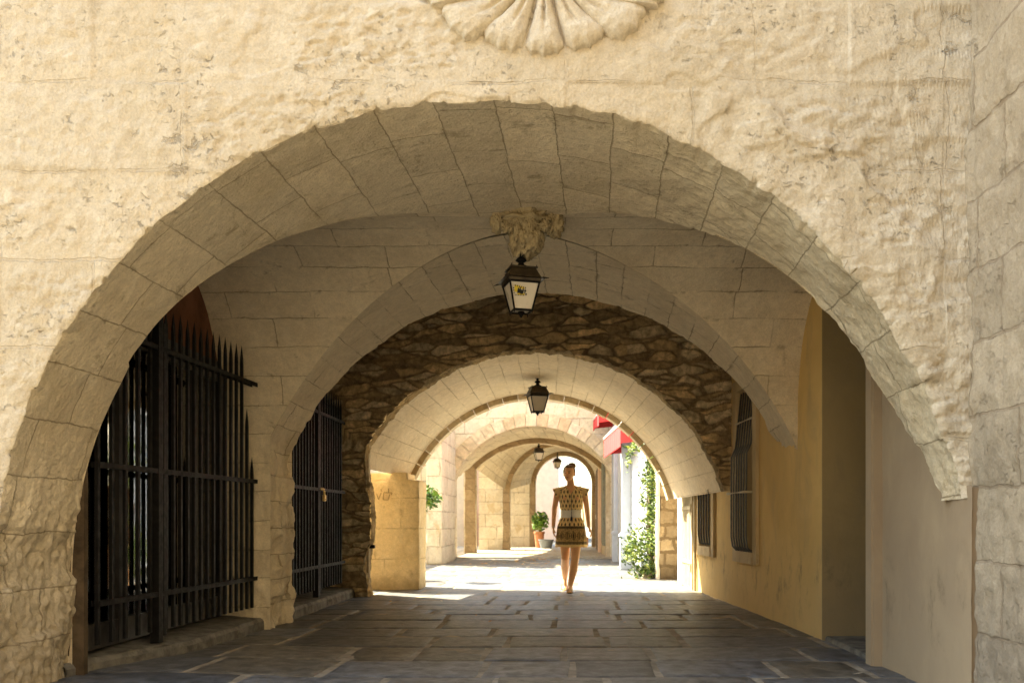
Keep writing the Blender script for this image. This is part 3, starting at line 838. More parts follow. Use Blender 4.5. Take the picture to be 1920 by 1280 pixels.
# room behind
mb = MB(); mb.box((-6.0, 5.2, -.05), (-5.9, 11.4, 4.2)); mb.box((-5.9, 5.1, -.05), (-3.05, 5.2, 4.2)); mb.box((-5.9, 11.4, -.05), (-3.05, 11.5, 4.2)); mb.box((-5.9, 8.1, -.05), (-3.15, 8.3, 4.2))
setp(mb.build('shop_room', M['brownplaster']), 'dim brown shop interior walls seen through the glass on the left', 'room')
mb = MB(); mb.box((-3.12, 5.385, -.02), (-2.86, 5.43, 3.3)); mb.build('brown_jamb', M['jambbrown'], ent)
mb = MB(); mb.box((-3.14, 7.86, -.02), (-3.0, 8.60, 4.2)); mb.build('left_pier_back', M['vault'], gv)
for zz, w, h0, h1, X in ((5.98, .12, .55, 2.1, -3.04), (6.22, .05, .35, 2.1, -3.05), (6.60, .06, .7, 2.1, -3.06), (7.22, .10, 1.2, 2.05, -3.05), (7.50, .07, 1.3, 2.1, -3.05)):  # beige strips stand in for warm reflections in the shop glass
    mb = MB()
    for k in range(6): mb.tube([(X - .01 * (k % 2), zz + k * w / 5, h0), (X - .01 * (k % 2), zz + k * w / 5, h1)], w / 8, 6)
    o = mb.build('reflection_strip', M['beige'])
    setp(o, 'narrow beige strip standing in for a reflection in the glass of the first gate', 'reflection_strip', 'beige reflection strips behind the first gate')
mb = MB(); mb.box((-3.02, 5.75, 1.15), (-3.012, 5.95, 1.62)); setp(mb.build('poster', M['paper']), 'pale grey paper notice stuck inside the left glass behind the first gate', 'poster')  # next: pale strip coloured as the reflection in the second shop glass
mb = MB(); mb.box((-2.90, 8.62, .16), (-2.86, 9.04, 2.1)); mb.box((-2.895, 8.62, 2.101), (-2.865, 9.04, 2.16)); setp(mb.build('reflection_panel', M['glass_reflection']), 'pale strip standing in for a greenish glass reflection at the left end of the second gate', 'panel')
# shop floor threshold kerbs
def kerb(za, zb, label):
    def fn(a, b):
        z = lerp(za, zb, a); prof = [(-2.62, -.02), (-2.62, .075), (-2.64, .105), (-2.9, .125), (-3.3, .125)]
        k = b * 4; i = min(3, int(k)); t = k - i
        X = lerp(prof[i][0], prof[i + 1][0], t) + .012 * fbm((z, 0, i), 4, 3); H = lerp(prof[i][1], prof[i + 1][1], t) + .008 * fbm((z, 5, i), 6, 3)
        X += -.30 * (1 - sm((z - 5.3) / 1.3)) if z < 8 else .0
        return (X, z, H), (z, H)
    v, f, u = grid(fn, 120, 12, None, flip=True)
    o = mobj('kerb', v, f, M['kerb'], None, u, False); setp(o, label, 'kerb')
kerb(5.30, 7.95, 'worn dark stone kerb under the first spiked gate'); kerb(8.45, 11.3, 'worn dark stone kerb under the second spiked gate')

# ------------------------------------------------------------------ rubble wall
def rubz(px): return 10.717 / (1 + .22 * (px - VX) / F)
def rub_edge(a):
    """a 0..1 from left floor up over the arch to right foot -> (X,h)"""
    ccx, ccy, R = 1005.0, 1025.0, 370.0
    aL = math.asin(315 / 370.)      # left limit
    L1 = .28
    if a < L1:
        t = a / L1; px = 690 - 6 * math.sin(t * 9) ; py = lerp(1126, ccy - 194, t)
    else:
        t = (a - L1) / (1 - L1); ang = lerp(-aL, math.asin(355 / 370.), t)
        px = ccx + R * math.sin(ang); py = ccy - R * math.cos(ang)
    z = rubz(px); x, _, h = P(px, py, z)
    return x, h, z
rb = empty('rubble_stone_wall', (-.4, 10.8, 0), 'dark brown rubble stone wall with a lower round arch, crossing the passage behind the first lantern', 'wall')
RUBP = {}
def rub_fn(a, b):
    x, h, z = rub_edge(a)
    e = fbm((a * 22, 1, 0), 1, 4) * .035 + fbm((a * 70, 3, 0), 1, 3) * .015
    c = Vector((-.36, .65)); p = Vector((x, h)); d = p - c
    if a < .28: d = Vector((-1, .02))
    d.normalize(); p = p - d * e
    ts = []
    if d.x < -1e-6: ts.append((-3.15 - p.x) / d.x)
    if d.x > 1e-6: ts.append((2.12 - p.x) / d.x)
    if d.y > 1e-6: ts.append((4.3 - p.y) / d.y)
    q = p + d * max(.01, min(ts)) * b
    zz = 10.717 - .22 * q.x
    return (q.x, zz, q.y), (q.x, q.y)
def rub_vor(x, h):
    w = .05 * noise.noise((x * 2.2, h * 2.2, 7)); w2 = .018 * noise.noise((x * 9, h * 9, 2))
    ds, ps = noise.voronoi(Vector((x * 2.7 + w * 3 + 3.3, 1.0, (h + w + w2) * 10.5)))
    return ds, ps
def rub_disp(p, uv, a, b):
    ds, ps = rub_vor(p.x, p.z); e = ds[1] - ds[0]
    r = cn(ps[0] * 13.7)
    return .032 * sm((e - .02) / .14) * (.4 + r) + fbm(p, 9, 4) * .012
v, f, u = grid(rub_fn, 760, 190, rub_disp)
cols = []
for q in v:
    ds, ps = rub_vor(q.x, q.z); e = ds[1] - ds[0]; r = cn(ps[0] * 13.7 + Vector((3, 1, 2))); r2 = cn(ps[0] * 5.1 + Vector((9, 1, 2)))
    side = sm(abs(q.x + .2) / 1.6)
    cell = lerp(.24, .60, r2)
    cc = Vector((cell * 1.2, cell * .88, cell * .48))
    if r > .80 - .22 * side: cc = Vector((.62, .50, .32)) * lerp(.75, 1.1, r2)
    m = Vector((.19, .138, .078)) * (1.0 + .5 * side)
    cc = cc * (1 + .35 * fbm(q, 7, 4)); cols.append(m.lerp(cc, sm((e - .07) / .07)))
mobj('rubble_face', v, f, M['rubble'], rb, u, True, cols)
def rubs_fn(a, b):
    x, h, z = rub_edge(a)
    e = fbm((a * 22, 1, 0), 1, 4) * .035 + fbm((a * 70, 3, 0), 1, 3) * .015
    c = Vector((-.36, .65)); p = Vector((x, h)); d = p - c
    if a < .28: d = Vector((-1, .02))
    d.normalize()
    p = p - d * e * (1 - b) + d * .03 * b
    return (p.x, z + .42 * b, p.y), (z + .42 * b, a * 6)
def rubs_disp(p, uv, a, b): return fbm(p, 5, 4) * .05 * sm(b * 8) * (1 - b * .5) + fbm(p, 14, 3) * .012
v, f, u = grid(rubs_fn, 420, 34, rubs_disp, flip=True)
cols = []
for q in v:
    n = .5 + .5 * fbm(q, 4, 4); n2 = cn(Vector((math.floor(math.atan2(q.z - .65, q.x + .36) * 11), 2, 1)))
    k = lerp(.7, 1.25, n2) * lerp(.65, 1.15, n)
    cols.append(Vector((.42, .30, .15)) * k)
mobj('rubble_soffit', v, f, M['rubble'], rb, u, True, cols)
# jamb behind the gate end
mb = MB(); mb.box((-3.15, 11.36, -.02), (-2.47, 11.52, 2.75), .03); mb.build('left_jamb', M['reveal'], rb)
# iron stub in the jamb
mb = MB(); mb.box((-2.52, 11.3, .60), (-2.38, 11.36, .645), .006); setp(mb.build('iron_hinge_pin', M['iron']), 'small black iron pin sticking out of the rubble wall jamb at the left', 'hinge pin')
# ceiling over the second bay
mb = MB(); mb.box((-3.3, 8.50, 4.15), (2.4, 11.2, 4.24)); mb.build('bay_ceiling', M['vault'], gv)

# ------------------------------------------------------------------ bay C: light vault, pier block
lv = empty('light_barrel_vault', (-.4, 12.2, 2.9), 'pale sunlit barrel vault with a narrowing voussoir ring beyond the rubble wall', 'vault')
ZR = 13.0
CR = (1008., 999., 262.)
def cring(t, z=ZR, dR=0):
    """t 0..1 left foot to right foot"""
    aL = -math.acos((999 - 895) / 262.); aR = math.acos((999 - 935) / 262.)
    an = lerp(aL, aR, t); px = CR[0] + (CR[2]) * math.sin(an); py = CR[1] - CR[2] * math.cos(an)
    x, _, h = P(px, py, ZR)
    cc = P(CR[0], CR[1], ZR)
    dx, dh = x - cc[0], h - cc[2]; L = math.hypot(dx, dh)
    return x + dx / L * dR, h + dh / L * dR
def loft_fn(a, b):
    x0, h0, z0 = rub_edge(lerp(.235, 1.0, a)); x1, h1 = cring(a, ZR, .0)
    dx, dh = x0 + .36, h0 - .65; L = math.hypot(dx, dh); x0 += dx / L * .04; h0 += dh / L * .04
    bb = b
    return (lerp(x0, x1, bb), lerp(z0 + .40, ZR, b), lerp(h0, h1, bb)), (lerp(z0, ZR, b), a * 6)
v, f, u = grid(loft_fn, 220, 40, lambda p, uv, a, b: fbm(p, 1.5, 4) * .015 * sm(b * 6) * sm((1 - b) * 6), flip=True)
mobj('vault_surface', v, f, M['vaultC'], lv, u, True)
# voussoir ring
random.seed(11)
nV = 22
ringcols = [(.62, .5, .33), (.5, .38, .22), (.56, .45, .29), (.46, .35, .2), (.66, .55, .38)]
mb = MB()
for k in range(nV):
    a0 = k / nV + .0012; a1 = (k + 1) / nV - .0012; mb.col = random.choice(ringcols); off = random.uniform(-.008, .008)
    sub = 4; vs = []; fs = []
    for i in range(sub + 1):
        a = lerp(a0, a1, i / sub)
        for (z, dr) in ((ZR + .003, -.075 + off), (ZR + .24, -.075 + off), (ZR + .24, .26), (ZR + .003, .26)):
            x, h = cring(a, ZR, dr); vs.append((x, z, h))
    for i in range(sub):
        for j in range(4):
            fs.append((i * 4 + j, i * 4 + (j + 1) % 4, i * 4 + 4 + (j + 1) % 4, i * 4 + 4 + j))
    fs.append((3, 2, 1, 0)); fs.append(tuple(sub * 4 + j for j in range(4)))
    mb.add(vs, fs)
mb.build('voussoir_ring', attr_mat('voussoir stone', .9, 12, .2, .008), lv, False, True)
# courtyard face of the building above the ring
def cback(a, b):
    x, h = cring(a, ZR, .262); d = Vector((x + .40, h - .76)).normalized(); ts = []
    if d.x < -1e-6: ts.append((-3.3 - x) / d.x)
    if d.x > 1e-6: ts.append((3.4 - x) / d.x)
    if d.y > 1e-6: ts.append((5.4 - h) / d.y)
    T = max(.01, min(ts)); return (x + d.x * T * b, ZR + .22, h + d.y * T * b), (x + d.x * T * b, h + d.y * T * b)
v, f, u = grid(cback, 80, 8, None, flip=True)
mobj('courtyard_face', v, f, M['court'], lv, u)
# left side of bay C closed
mb = MB(); mb.box((-3.2, 11.55, 2.75), (-2.75, 13.1, 4.25)); mb.build('side_masonry', M['block'], lv)
# pier block
pb = empty('golden_pier', (-2.35, 12.7, 0), 'squat golden stone pier with carved letters, left of the walking woman under the light vault', 'pier')
def rough_box(lo, hi, mat, name, parent, n=36, amp=.012, chip=.02, seed=0):
    bm = bmesh.new(); bmesh.ops.create_cube(bm, size=1)
    bmesh.ops.subdivide_edges(bm, edges=bm.edges[:], cuts=n, use_grid_fill=True)
    vs = []; uvs = []
    for q in bm.verts:
        u = q.co
        p = Vector((lerp(lo[0], hi[0], u.x + .5), lerp(lo[1], hi[1], u.y + .5), lerp(lo[2], hi[2], u.z + .5)))
        nrm = Vector([(1 if abs(u[i]) > .499 else 0) * (1 if u[i] > 0 else -1) for i in range(3)])
        k = sum(abs(c) for c in nrm)
        d = fbm(p + Vector((seed, 0, 0)), 2.4, 4) * amp + fbm(p, 10, 3) * amp * .4
        if k >= 2: d -= chip * (.35 + .65 * max(0, fbm(p, 5, 3) + .2))
        p = p + nrm.normalized() * d
        vs.append(p)
        uvs.append((p.x + p.y, p.z))
    bm.verts.index_update()
    fs = [tuple(q.index for q in ff.verts) for ff in bm.faces]; bm.free()
    return mobj(name, vs, fs, mat, parent, uvs, True)
rough_box((-2.98, 12.4, -.05), (-2.0, 13.02, 1.50), M['block'], 'pier_body', pb, 44, .014, .02)
rough_box((-2.98, 12.41, 1.49), (-2.16, 13.0, 1.60), M['block'], 'pier_cap', pb, 30, .008, .014, 3)
cv = MB()
def stroke(p, q, w=.010):
    a = P(p[0], p[1], 12.385); b = P(q[0], q[1], 12.385); cv.tube([a, b], w, 6)
S = lambda x, y: (680 + x / 4.922, 860 + y / 4.922)
for p, q in (((78, 290), (48, 345)), ((103, 300), (103, 372)), ((128, 318), (146, 375)), ((146, 375), (168, 312)), ((192, 312), (190, 375)), ((190, 375), (232, 378)), ((195, 310), (270, 312)), ((238, 270), (238, 310)), ((232, 378), (250, 325)), ((270, 312), (262, 330)), ((170, 300), (168, 275))):
    stroke(S(*p), S(*q), .0065)
cv.build('carved_letters', flat('darkened groove stroke', (.52, .37, .18), .9), pb)  # raised strokes, darker in colour to read as shaded grooves
# far right pier by the vine
rp = empty('rubble_pier', (1.7, 14.8, 0), 'rubble stone pier with darker base between the vine and the white jamb', 'pier')
rough_box((1.53, 14.6, -.05), (2.0, 15.0, 3.6), M['rubblepier'], 'pier_body', rp, 40, .03, .03, 5)
mb = MB(); mb.box((1.475, 14.62, -.01), (1.527, 14.98, 3.3), .01); mb.build('white_trim', M['whitewall'], rp)

# ------------------------------------------------------------------ courtyard right shops
sf = empty('shop_facade', (1.5, 18, 0), 'cream rendered shop facade on the right of the courtyard behind the vine and the awning', 'building')
FX = lambda z: lerp(1.52, 1.12, (z - 15.0) / 7.0)
mb = MB()
vs = []
for z in (15.02, 22.0):
    for h in (-.05, 4.6):
        vs.append((FX(z), z, h)); vs.append((FX(z) + 3.5, z, h))
mb.add(vs, [(0, 2, 6, 4), (1, 5, 7, 3), (0, 1, 3, 2), (4, 6, 7, 5), (2, 3, 7, 6), (0, 4, 5, 1)]); mb.build('facade_wall', M['shopwall'], sf)
# dark doorway next to the vine
mb = MB(); mb.box((FX(15.2) - .02, 15.06, 0), (FX(15.2) + .3, 15.4, 2.6)); mb.build('doorway', M['doorwood'], sf)
def column(x0, x1, z0, z1, label):
    t = empty('white_column', ((x0 + x1) / 2, z0, 0), label, 'column', 'white painted shop columns')
    mb = MB(); mb.box((x0, z0, .72), (x1, z1, 2.9), .012); mb.build('shaft', M['white'], t)
    mb = MB(); mb.box((x0 - .035, z0 - .03, 0), (x1 + .02, z1, .62), .015); mb.build('plinth', M['white'], t)
    mb = MB(); mb.box((x0 - .06, z0 - .06, .6205), (x1 + .02, z1, .70), .02); mb.box((x0 - .02, z0 - .02, .7005), (x1 + .01, z1, .7195)); mb.build('moulding', M['white'], t)
    mb = MB(); mb.box((x0 - .04, z0 - .04, 2.9005), (x1 + .01, z1, 3.02), .015); mb.build('capital', M['white'], t)
column(1.09, 1.32, 17.4, 17.65, 'nearer and wider white shop column, beside the lattice shutter')
column(1.115, 1.24, 20.7, 20.95, 'farther and slimmer white shop column, next to the far vault')
# lattice shutter
ls = empty('lattice_shutter', (1.33, 16.5, 0), 'white diamond lattice roller shutter behind the vine', 'shutter')
LZ0, LZ1 = 15.45, 17.35
LX = lambda z: FX(z) - .10
mb = MB()
mb.add([(LX(z) + d, z, h) for z in (LZ0, LZ1) for h in (.25, 2.75) for d in (.03, .05)], [(0, 2, 6, 4), (1, 5, 7, 3), (0, 1, 3, 2), (4, 6, 7, 5), (2, 3, 7, 6), (0, 4, 5, 1)])
mb.build('back_panel', flat('blue grey glass', (.28, .34, .45), .3), ls)
mb = MB()
for k in range(-14, 22):
    for sg in (1, -1):
        z = LZ0 + k * .105
        p0 = [z, .25]; L = 2.5; dz = sg * 1.5
        pts = []
        for i in range(21):
            zz = z + dz * i / 20 + (0 if sg > 0 else 0); hh = .25 + L * i / 20
            if LZ0 <= zz <= LZ1: pts.append((LX(zz), zz, hh))
        if len(pts) > 1: mb.tube([pts[0], pts[-1]], .014, 4)
mb.build('lattice', M['white'], ls)
mb = MB()
for z in (LZ0 - .03, LZ1 + .005): mb.box((LX(z) - .02, z - .03, 0), (LX(z) + .06, z + .03, 2.85))
mb.box((LX(LZ1) - .0, LZ0, 2.76), (LX(LZ0) + .05, LZ1, 2.85)); mb.box((LX(LZ1) - .0, LZ0, .15), (LX(LZ0) + .05, LZ1, .245)); mb.build('shutter_frame', M['white'], ls)
# awnings
def awning(z0, z1, x_out, h_out, x_in, h_in, val, label):
    t = empty('red_awning', (x_in(z0), (z0 + z1) / 2, h_in), label, 'awning', 'red awnings')
    def fn(a, b):
        z = lerp(z0, z1, a); return (lerp(x_in(z), x_out(z), b), z, lerp(h_in, h_out, b) - .03 * math.sin(b * math.pi) + .008 * math.sin(a * 40)), (z, b)
    v, f, u = grid(fn, 60, 10, None); 
    vv = v + [q + Vector((0, 0, -.006)) for q in v]; n = len(v)
    mobj('canopy', vv, f + [tuple(i + n for i in q[::-1]) for q in f], M['awning'], t, None, True)
    def fv(a, b):
        z = lerp(z0, z1, a); w = .035 * abs(math.sin(a * (z1 - z0) / .16 * math.pi)); return (x_out(z) + .004 * math.sin(a * 50), z, h_out - .035 - (val + w) * b), (z, b)
    v, f, u = grid(fv, 200, 2, None); vv = v + [q + Vector((.006, 0, 0)) for q in v]; n = len(v)
    mobj('valance', vv, f + [tuple(i + n for i in q[::-1]) for q in f], M['awning'], t, None)
    mb = MB(); mb.tube([(x_out(z0), z0, h_out - .01), (x_out(z1), z1, h_out - .01)], .022, 8); mb.build('front_bar', M['awning_trim'], t)
    for z in (z0, z1):
        mb = MB(); A = (x_in(z), z, h_in); B = (x_out(z), z, h_out); D = (x_out(z), z, h_out - val); E = (x_in(z), z, h_out - val + .05)
        mb.add([A, B, D, E] + [(q[0], q[1] + .006, q[2]) for q in (A, B, D, E)], [(0, 1, 2, 3), (7, 6, 5, 4), (0, 4, 5, 1), (1, 5, 6, 2), (2, 6, 7, 3), (3, 7, 4, 0)])
        mb.build('side_panel', M['awning'], t)
        mb = MB(); mb.tube([A, B], .016, 6); mb.build('arm', M['awning_trim'], t)
awning(16.6, 19.6, lambda z: FX(z) - .42, 2.72, lambda z: FX(z) - .01, 3.18, .36, 'lower red awning with scalloped valance above the white columns')
awning(20.2, 21.6, lambda z: FX(z) - .48, 3.35, lambda z: FX(z) - .01, 3.75, .22, 'upper red awning higher up, partly hidden by the arch')

# ------------------------------------------------------------------ foliage
def leaf_mesh(pts, name, parent, sizes=(.035, .06), cols=((.05, .10, .015), (.10, .17, .03), (.03, .06, .012), (.16, .22, .05)), per=1, mat=None, seed=0):
    rnd = random.Random(seed); V = []; Fc = []; Cc = []
    for p in pts:
        for _ in range(per):
            s = rnd.uniform(*sizes); n = Vector((rnd.gauss(0, 1), rnd.gauss(0, 1) - .5, rnd.gauss(0, 1) + .4)).normalized()
            t = n.cross(Vector((rnd.random(), rnd.random(), rnd.random()))).normalized(); b = n.cross(t)
            q = Vector(p); i = len(V)
            V += [q - t * s, q - t * s * .2 + b * s * .45, q + t * s, q - t * s * .2 - b * s * .45, q + n * s * .15]
            Fc += [(i, i + 1, i + 4), (i + 1, i + 2, i + 4), (i + 2, i + 3, i + 4), (i + 3, i, i + 4)]
            c = rnd.choice(cols); k = rnd.uniform(.8, 1.25); Cc += [tuple(x * k for x in c)] * 4
    return mobj(name, V, Fc, mat or M['leaf'], parent, None, False, None, Cc)
vn = empty('climbing_vine', (1.3, 15.1, 0), 'green climbing vine trained up the shop front beside the rubble pier', 'vine')
rnd = random.Random(4)
stem = [P(px, py, 15.2) for px, py in ((1222, 1084), (1222, 1050), (1216, 1000), (1220, 950), (1214, 900), (1222, 860), (1210, 830), (1190, 815))]
mb = MB(); mb.tube(stem, [.035, .03, .026, .024, .02, .018, .014, .008], 8)
for k in range(14):
    a = stem[rnd.randrange(1, 7)]; mb.tube([a, (a[0] + rnd.uniform(-.15, .15), a[1] + rnd.uniform(-.2, .2), a[2] + rnd.uniform(0, .25)), (a[0] + rnd.uniform(-.25, .25), a[1] + rnd.uniform(-.3, .2), a[2] + rnd.uniform(.1, .45))], [.01, .007, .003], 5)
mb.build('stem', M['bark'], vn, True)
pts = []
path = [(1205, 1040, 30, 40, 300), (1215, 1010, 30, 30, 220), (1190, 1020, 22, 30, 220), (1180, 1035, 14, 18, 120), (1222, 960, 16, 40, 230), (1218, 900, 18, 30, 220), (1224, 865, 14, 24, 200), (1212, 835, 18, 14, 130), (1190, 838, 14, 12, 70), (1178, 862, 6, 18, 30), (1232, 930, 8, 30, 80), (1238, 870, 6, 14, 50), (1205, 1070, 20, 14, 90), (1225, 1065, 14, 20, 100), (1204, 940, 6, 14, 30), (1240, 950, 5, 20, 24)]
for (px, py, sx, sy, n) in path:
    for _ in range(n):
        q = P(px + rnd.gauss(0, sx * .5), min(1084, py + rnd.gauss(0, sy * .5)), 15.1 + rnd.gauss(-.1, .16)); pts.append((min(q[0], FX(15.2) - .03), q[1], max(q[2], .02)))
leaf_mesh(pts, 'foliage', vn, (.026, .052), cols=((.07, .13, .02), (.14, .22, .035), (.03, .07, .012), (.26, .32, .06)), seed=5)
mb = MB(); mb.box((1.30, 15.05, -.01), (1.47, 15.30, .16), .015); setp(mb.build('planter_box', M['court']), 'low pale stone planter at the foot of the climbing vine', 'planter')

def shrub(c, pot_r, pot_h, sphere, n, label, pot_label, seed, sizes=(.03, .06), cols=((.06, .14, .015), (.12, .24, .03), (.2, .32, .05))):
    r = random.Random(seed)
    p = MB(); p.lathe([(pot_r * .7, 0), (pot_r * .98, pot_h * .88), (pot_r * 1.08, pot_h * .881), (pot_r * 1.08, pot_h), (pot_r * .9, pot_h), (pot_r * .85, pot_h * .9)], c, 20)
    o = p.build('flower_pot', M['terracotta'], None, False); setp(o, pot_label, 'pot')
    t = empty('potted_shrub', (c[0], c[1], c[2] + pot_h), label, 'shrub')
    st = MB(); cz = c[2] + sphere[2]
    for k in range(5): st.tube([(c[0], c[1], c[2] + pot_h * .8), (c[0] + r.uniform(-.05, .05), c[1], (c[2] + cz) / 2 + .1), (c[0] + sphere[0] + r.uniform(-.1, .1), c[1] + r.uniform(-.1, .1), cz)], [.014, .01, .005], 6)
    st.build('stem', M['bark'], t)
    pts = []
    for _ in range(n):
        d = Vector((r.gauss(0, 1), r.gauss(0, 1), r.gauss(0, 1))).normalized() * r.uniform(.35, 1) * (1 + .35 * noise.noise((r.random() * 3, seed, 0)))
        pts.append((c[0] + sphere[0] + d.x * sphere[1], c[1] + d.y * sphere[1], cz + d.z * sphere[3]))
    leaf_mesh(pts, 'foliage', t, sizes, cols, seed=seed)
shrub((-2.42, 14.3, 0), .2, .38, (.17, .29, 1.30, .22), 600, 'bright green shrub peeping out behind the golden pier', 'terracotta pot behind the golden pier', 3)
shrub((-.86, 30.0, 0), .17, .58, (.02, .30, .92, .36), 420, 'green potted shrub left of the far bright opening', 'tall terracotta pot of the green shrub by the far opening', 8, (.05, .09))
mb = MB(); mb.lathe([(.16, 0), (.24, .30), (.255, .305), (.255, .335), (.22, .335), (.2, .25)], (-.62, 29.3, 0), 20); setp(mb.build('bucket', M['bucket']), 'wide blue grey bucket on the ground beside the terracotta pot', 'bucket')

# ------------------------------------------------------------------ D: far arcade
da = empty('far_arcade', (-.7, 24, 0), 'far stone arcade with piers and round arches at the end of the courtyard', 'building')
ZD = 22.0
def arcpt(ccx, ccy, R, ang, z): return P(ccx + R * math.sin(ang), ccy - R * math.cos(ang), z)
def dface(spec, z, xl, xr, ht, mat, name, nu=160, nv=40, jambl=None, jambr=None, rough=.02, flip=False):
    """wall with arched opening. spec=(cx,cy,R) px circle at depth z; jambs in px"""
    ccx, ccy, R = spec
    C0 = P(ccx, ccy, z); base = 0.0
    aL = -math.pi / 2 if jambl is None else -math.asin(max(-1, min(1, (ccx - jambl) / R)))
    aR = math.pi / 2 if jambr is None else math.asin(max(-1, min(1, (jambr - ccx) / R)))
    def E(a):
        if a < .2:
            p = arcpt(ccx, ccy, R, aL, z); return Vector((p[0], lerp(-.03, p[2], a / .2))), Vector((-1, 0))
        if a > .8:
            p = arcpt(ccx, ccy, R, aR, z); return Vector((p[0], lerp(p[2], -.03, (a - .8) / .2))), Vector((1, 0))
        p = arcpt(ccx, ccy, R, lerp(aL, aR, (a - .2) / .6), z); v = Vector((p[0] - C0[0], p[2] - C0[2])).normalized(); return Vector((p[0], p[2])), v
    def fn(a, b):
        p, d = E(a)
        if .2 <= a <= .8:
            k = (a - .2) / .6; w = sm(min(k, 1 - k) * 12); d = Vector((lerp(-1 if k < .5 else 1, d.x, w), d.y * w)).normalized()
        p = p + d * rough * fbm((a * 16, z, 0), 1, 4)
        ts = []
        if d.x < -1e-6: ts.append((xl - p.x) / d.x)
        if d.x > 1e-6: ts.append((xr - p.x) / d.x)
        if d.y > 1e-6: ts.append((ht - p.y) / d.y)
        q = p + d * max(.01, min(ts)) * b
        return (q.x, z, q.y), (q.x, q.y)
    v, f, u = grid(fn, nu, nv, lambda p, uv, a, b: fbm(p, 2, 4) * .03 * sm(b * 5), flip=flip)
    mobj(name, v, f, mat, da, u, True)
    return E
E1 = dface((1001, 962, 163), ZD, -4.6, 1.118, 6.2, M['court'], 'front_wall', jambl=851, jambr=1147)
E2 = dface((1009, 995, 165), 25.0, -2.80, 2.0, 3.9, M['court'], 'second_arch_wall', jambl=891, jambr=1137)
E25 = dface((1047, 928, 92), 27.8, -2.66, 2.2, 3.9, M['court'], 'third_arch_wall', jambl=955.5, jambr=1130)
E3 = dface((1057, 906, 53), 31.0, -1.92, 2.2, 3.9, M['court'], 'end_arch_wall', nu=120, nv=16)
def tunnel(Ea, za, Eb, zb, name, mat, nu=120, nv=20, ra=0, rb=0):
    def fn(a, b):
        pa, _ = Ea(a); pb, _ = Eb(a); p = pa.lerp(pb, b); return (p.x, lerp(za, zb, b), p.y), (lerp(za, zb, b), a * 7)
    v, f, u = grid(fn, nu, nv, lambda p, uv, a, b: fbm(p, 2, 4) * .03 * sm(b * 6) * sm((1 - b) * 6), flip=True)
    mobj(name, v, f, mat, da, u, True)
def arch_only(E, w=.0):
    def g(a):
        p, d = E(lerp(.2, .8, a)); return p + d * w, d
    return g
# short reveals of each arch (full height) then vault (upper part only) between them
def reveal(E, z, d, name): tunnel(E, z, E, z + d, name, M['court'], 140, 6)
reveal(E1, ZD, .6, 'front_reveal'); reveal(E2, 25.0, .5, 'second_reveal'); reveal(E25, 27.8, .45, 'third_reveal'); reveal(E3, 31.0, .6, 'end_reveal')
tunnel(arch_only(E1, .06), ZD + .6, arch_only(E2, .13), 25.0, 'first_vault', M['court'])
tunnel(arch_only(E2, .13), 25.5, arch_only(E25, .13), 27.8, 'second_vault', M['court']); tunnel(arch_only(E25, .13), 28.25, arch_only(E3, .13), 31.0, 'third_vault', M['court'])
def band(E, z, w, name, n=150):
    def fn(a, b):
        p, d = E(a)
        if .2 <= a <= .8:
            k = (a - .2) / .6; ww = sm(min(k, 1 - k) * 12); d = Vector((lerp(-1 if k < .5 else 1, d.x, ww), d.y * ww)).normalized()
        o = .02 * fbm((a * 30, z, 1), 1, 3)
        q = p + d * (0 if b < .34 else (w + o) * (b - .34) / .66 if b > .34 else 0) - d * .006
        return (q.x, z + .06 - .11 * min(1, b / .34), q.y), (q.x + q.y, q.y)
    v, f, u = grid(fn, n, 6, lambda p, uv, a, b: fbm(p, 4, 3) * .012)
    mobj(name, v, f, M['ringstone_shaded'], da, u, False)
band(E2, 25.0, .28, 'shaded_arch_band'); band(E25, 27.8, .21, 'shaded_arch_band'); band(E3, 31.0, .21, 'shaded_arch_band')  # dark bands stand in for the brown, shaded faces of the arches
# voussoirs of the front arch, slightly proud
mb = MB(); random.seed(21); nV = 19
for k in range(nV):
    a0 = lerp(.2, .8, k / nV) + .0008; a1 = lerp(.2, .8, (k + 1) / nV) - .0008; mb.col = random.choice([(.72, .60, .42), (.66, .53, .35), (.78, .67, .5), (.6, .47, .3)])
    vs = []; r0 = .0; r1 = .30 + random.uniform(-.03, .03)
    for i in range(4):
        p, d = E1(lerp(a0, a1, i / 3)); dd_ = (p - Vector((P(1001, 962, ZD)[0], P(1001, 962, ZD)[2]))).normalized()
        for (z, r) in ((ZD - .05, r0), (ZD - .05, r1), (ZD + .02, r1), (ZD + .02, r0)): q = p + dd_ * (r + .004); vs.append((q.x, z, q.y))
    fs = []
    for i in range(3):
        for j in range(4): fs.append((i * 4 + j, i * 4 + 4 + j, i * 4 + 4 + (j + 1) % 4, i * 4 + (j + 1) % 4))
    fs.append((0, 1, 2, 3)); fs.append((15, 14, 13, 12)); mb.add(vs, fs)
mb.build('arch_ring', attr_mat('arch ring stone', .9, 8, .25, .012), da, False, True)
# piers on the left, stepping towards the far opening
def pier(pxl, pxr, zf, zb, h, label=None, nm='pier'):
    rough_box((P(pxl, 0, zf)[0], zf, -.05), (P(pxr, 0, zf)[0], zb, h), M['court'], nm, da, 26, .025, .03, zf)
pass
rough_box((P(799, 0, 19.5)[0], 19.5, -.05), (P(829, 0, 19.5)[0], 21.9, 3.2), M['court'], 'buttress', da, 30, .03, .04, 2)
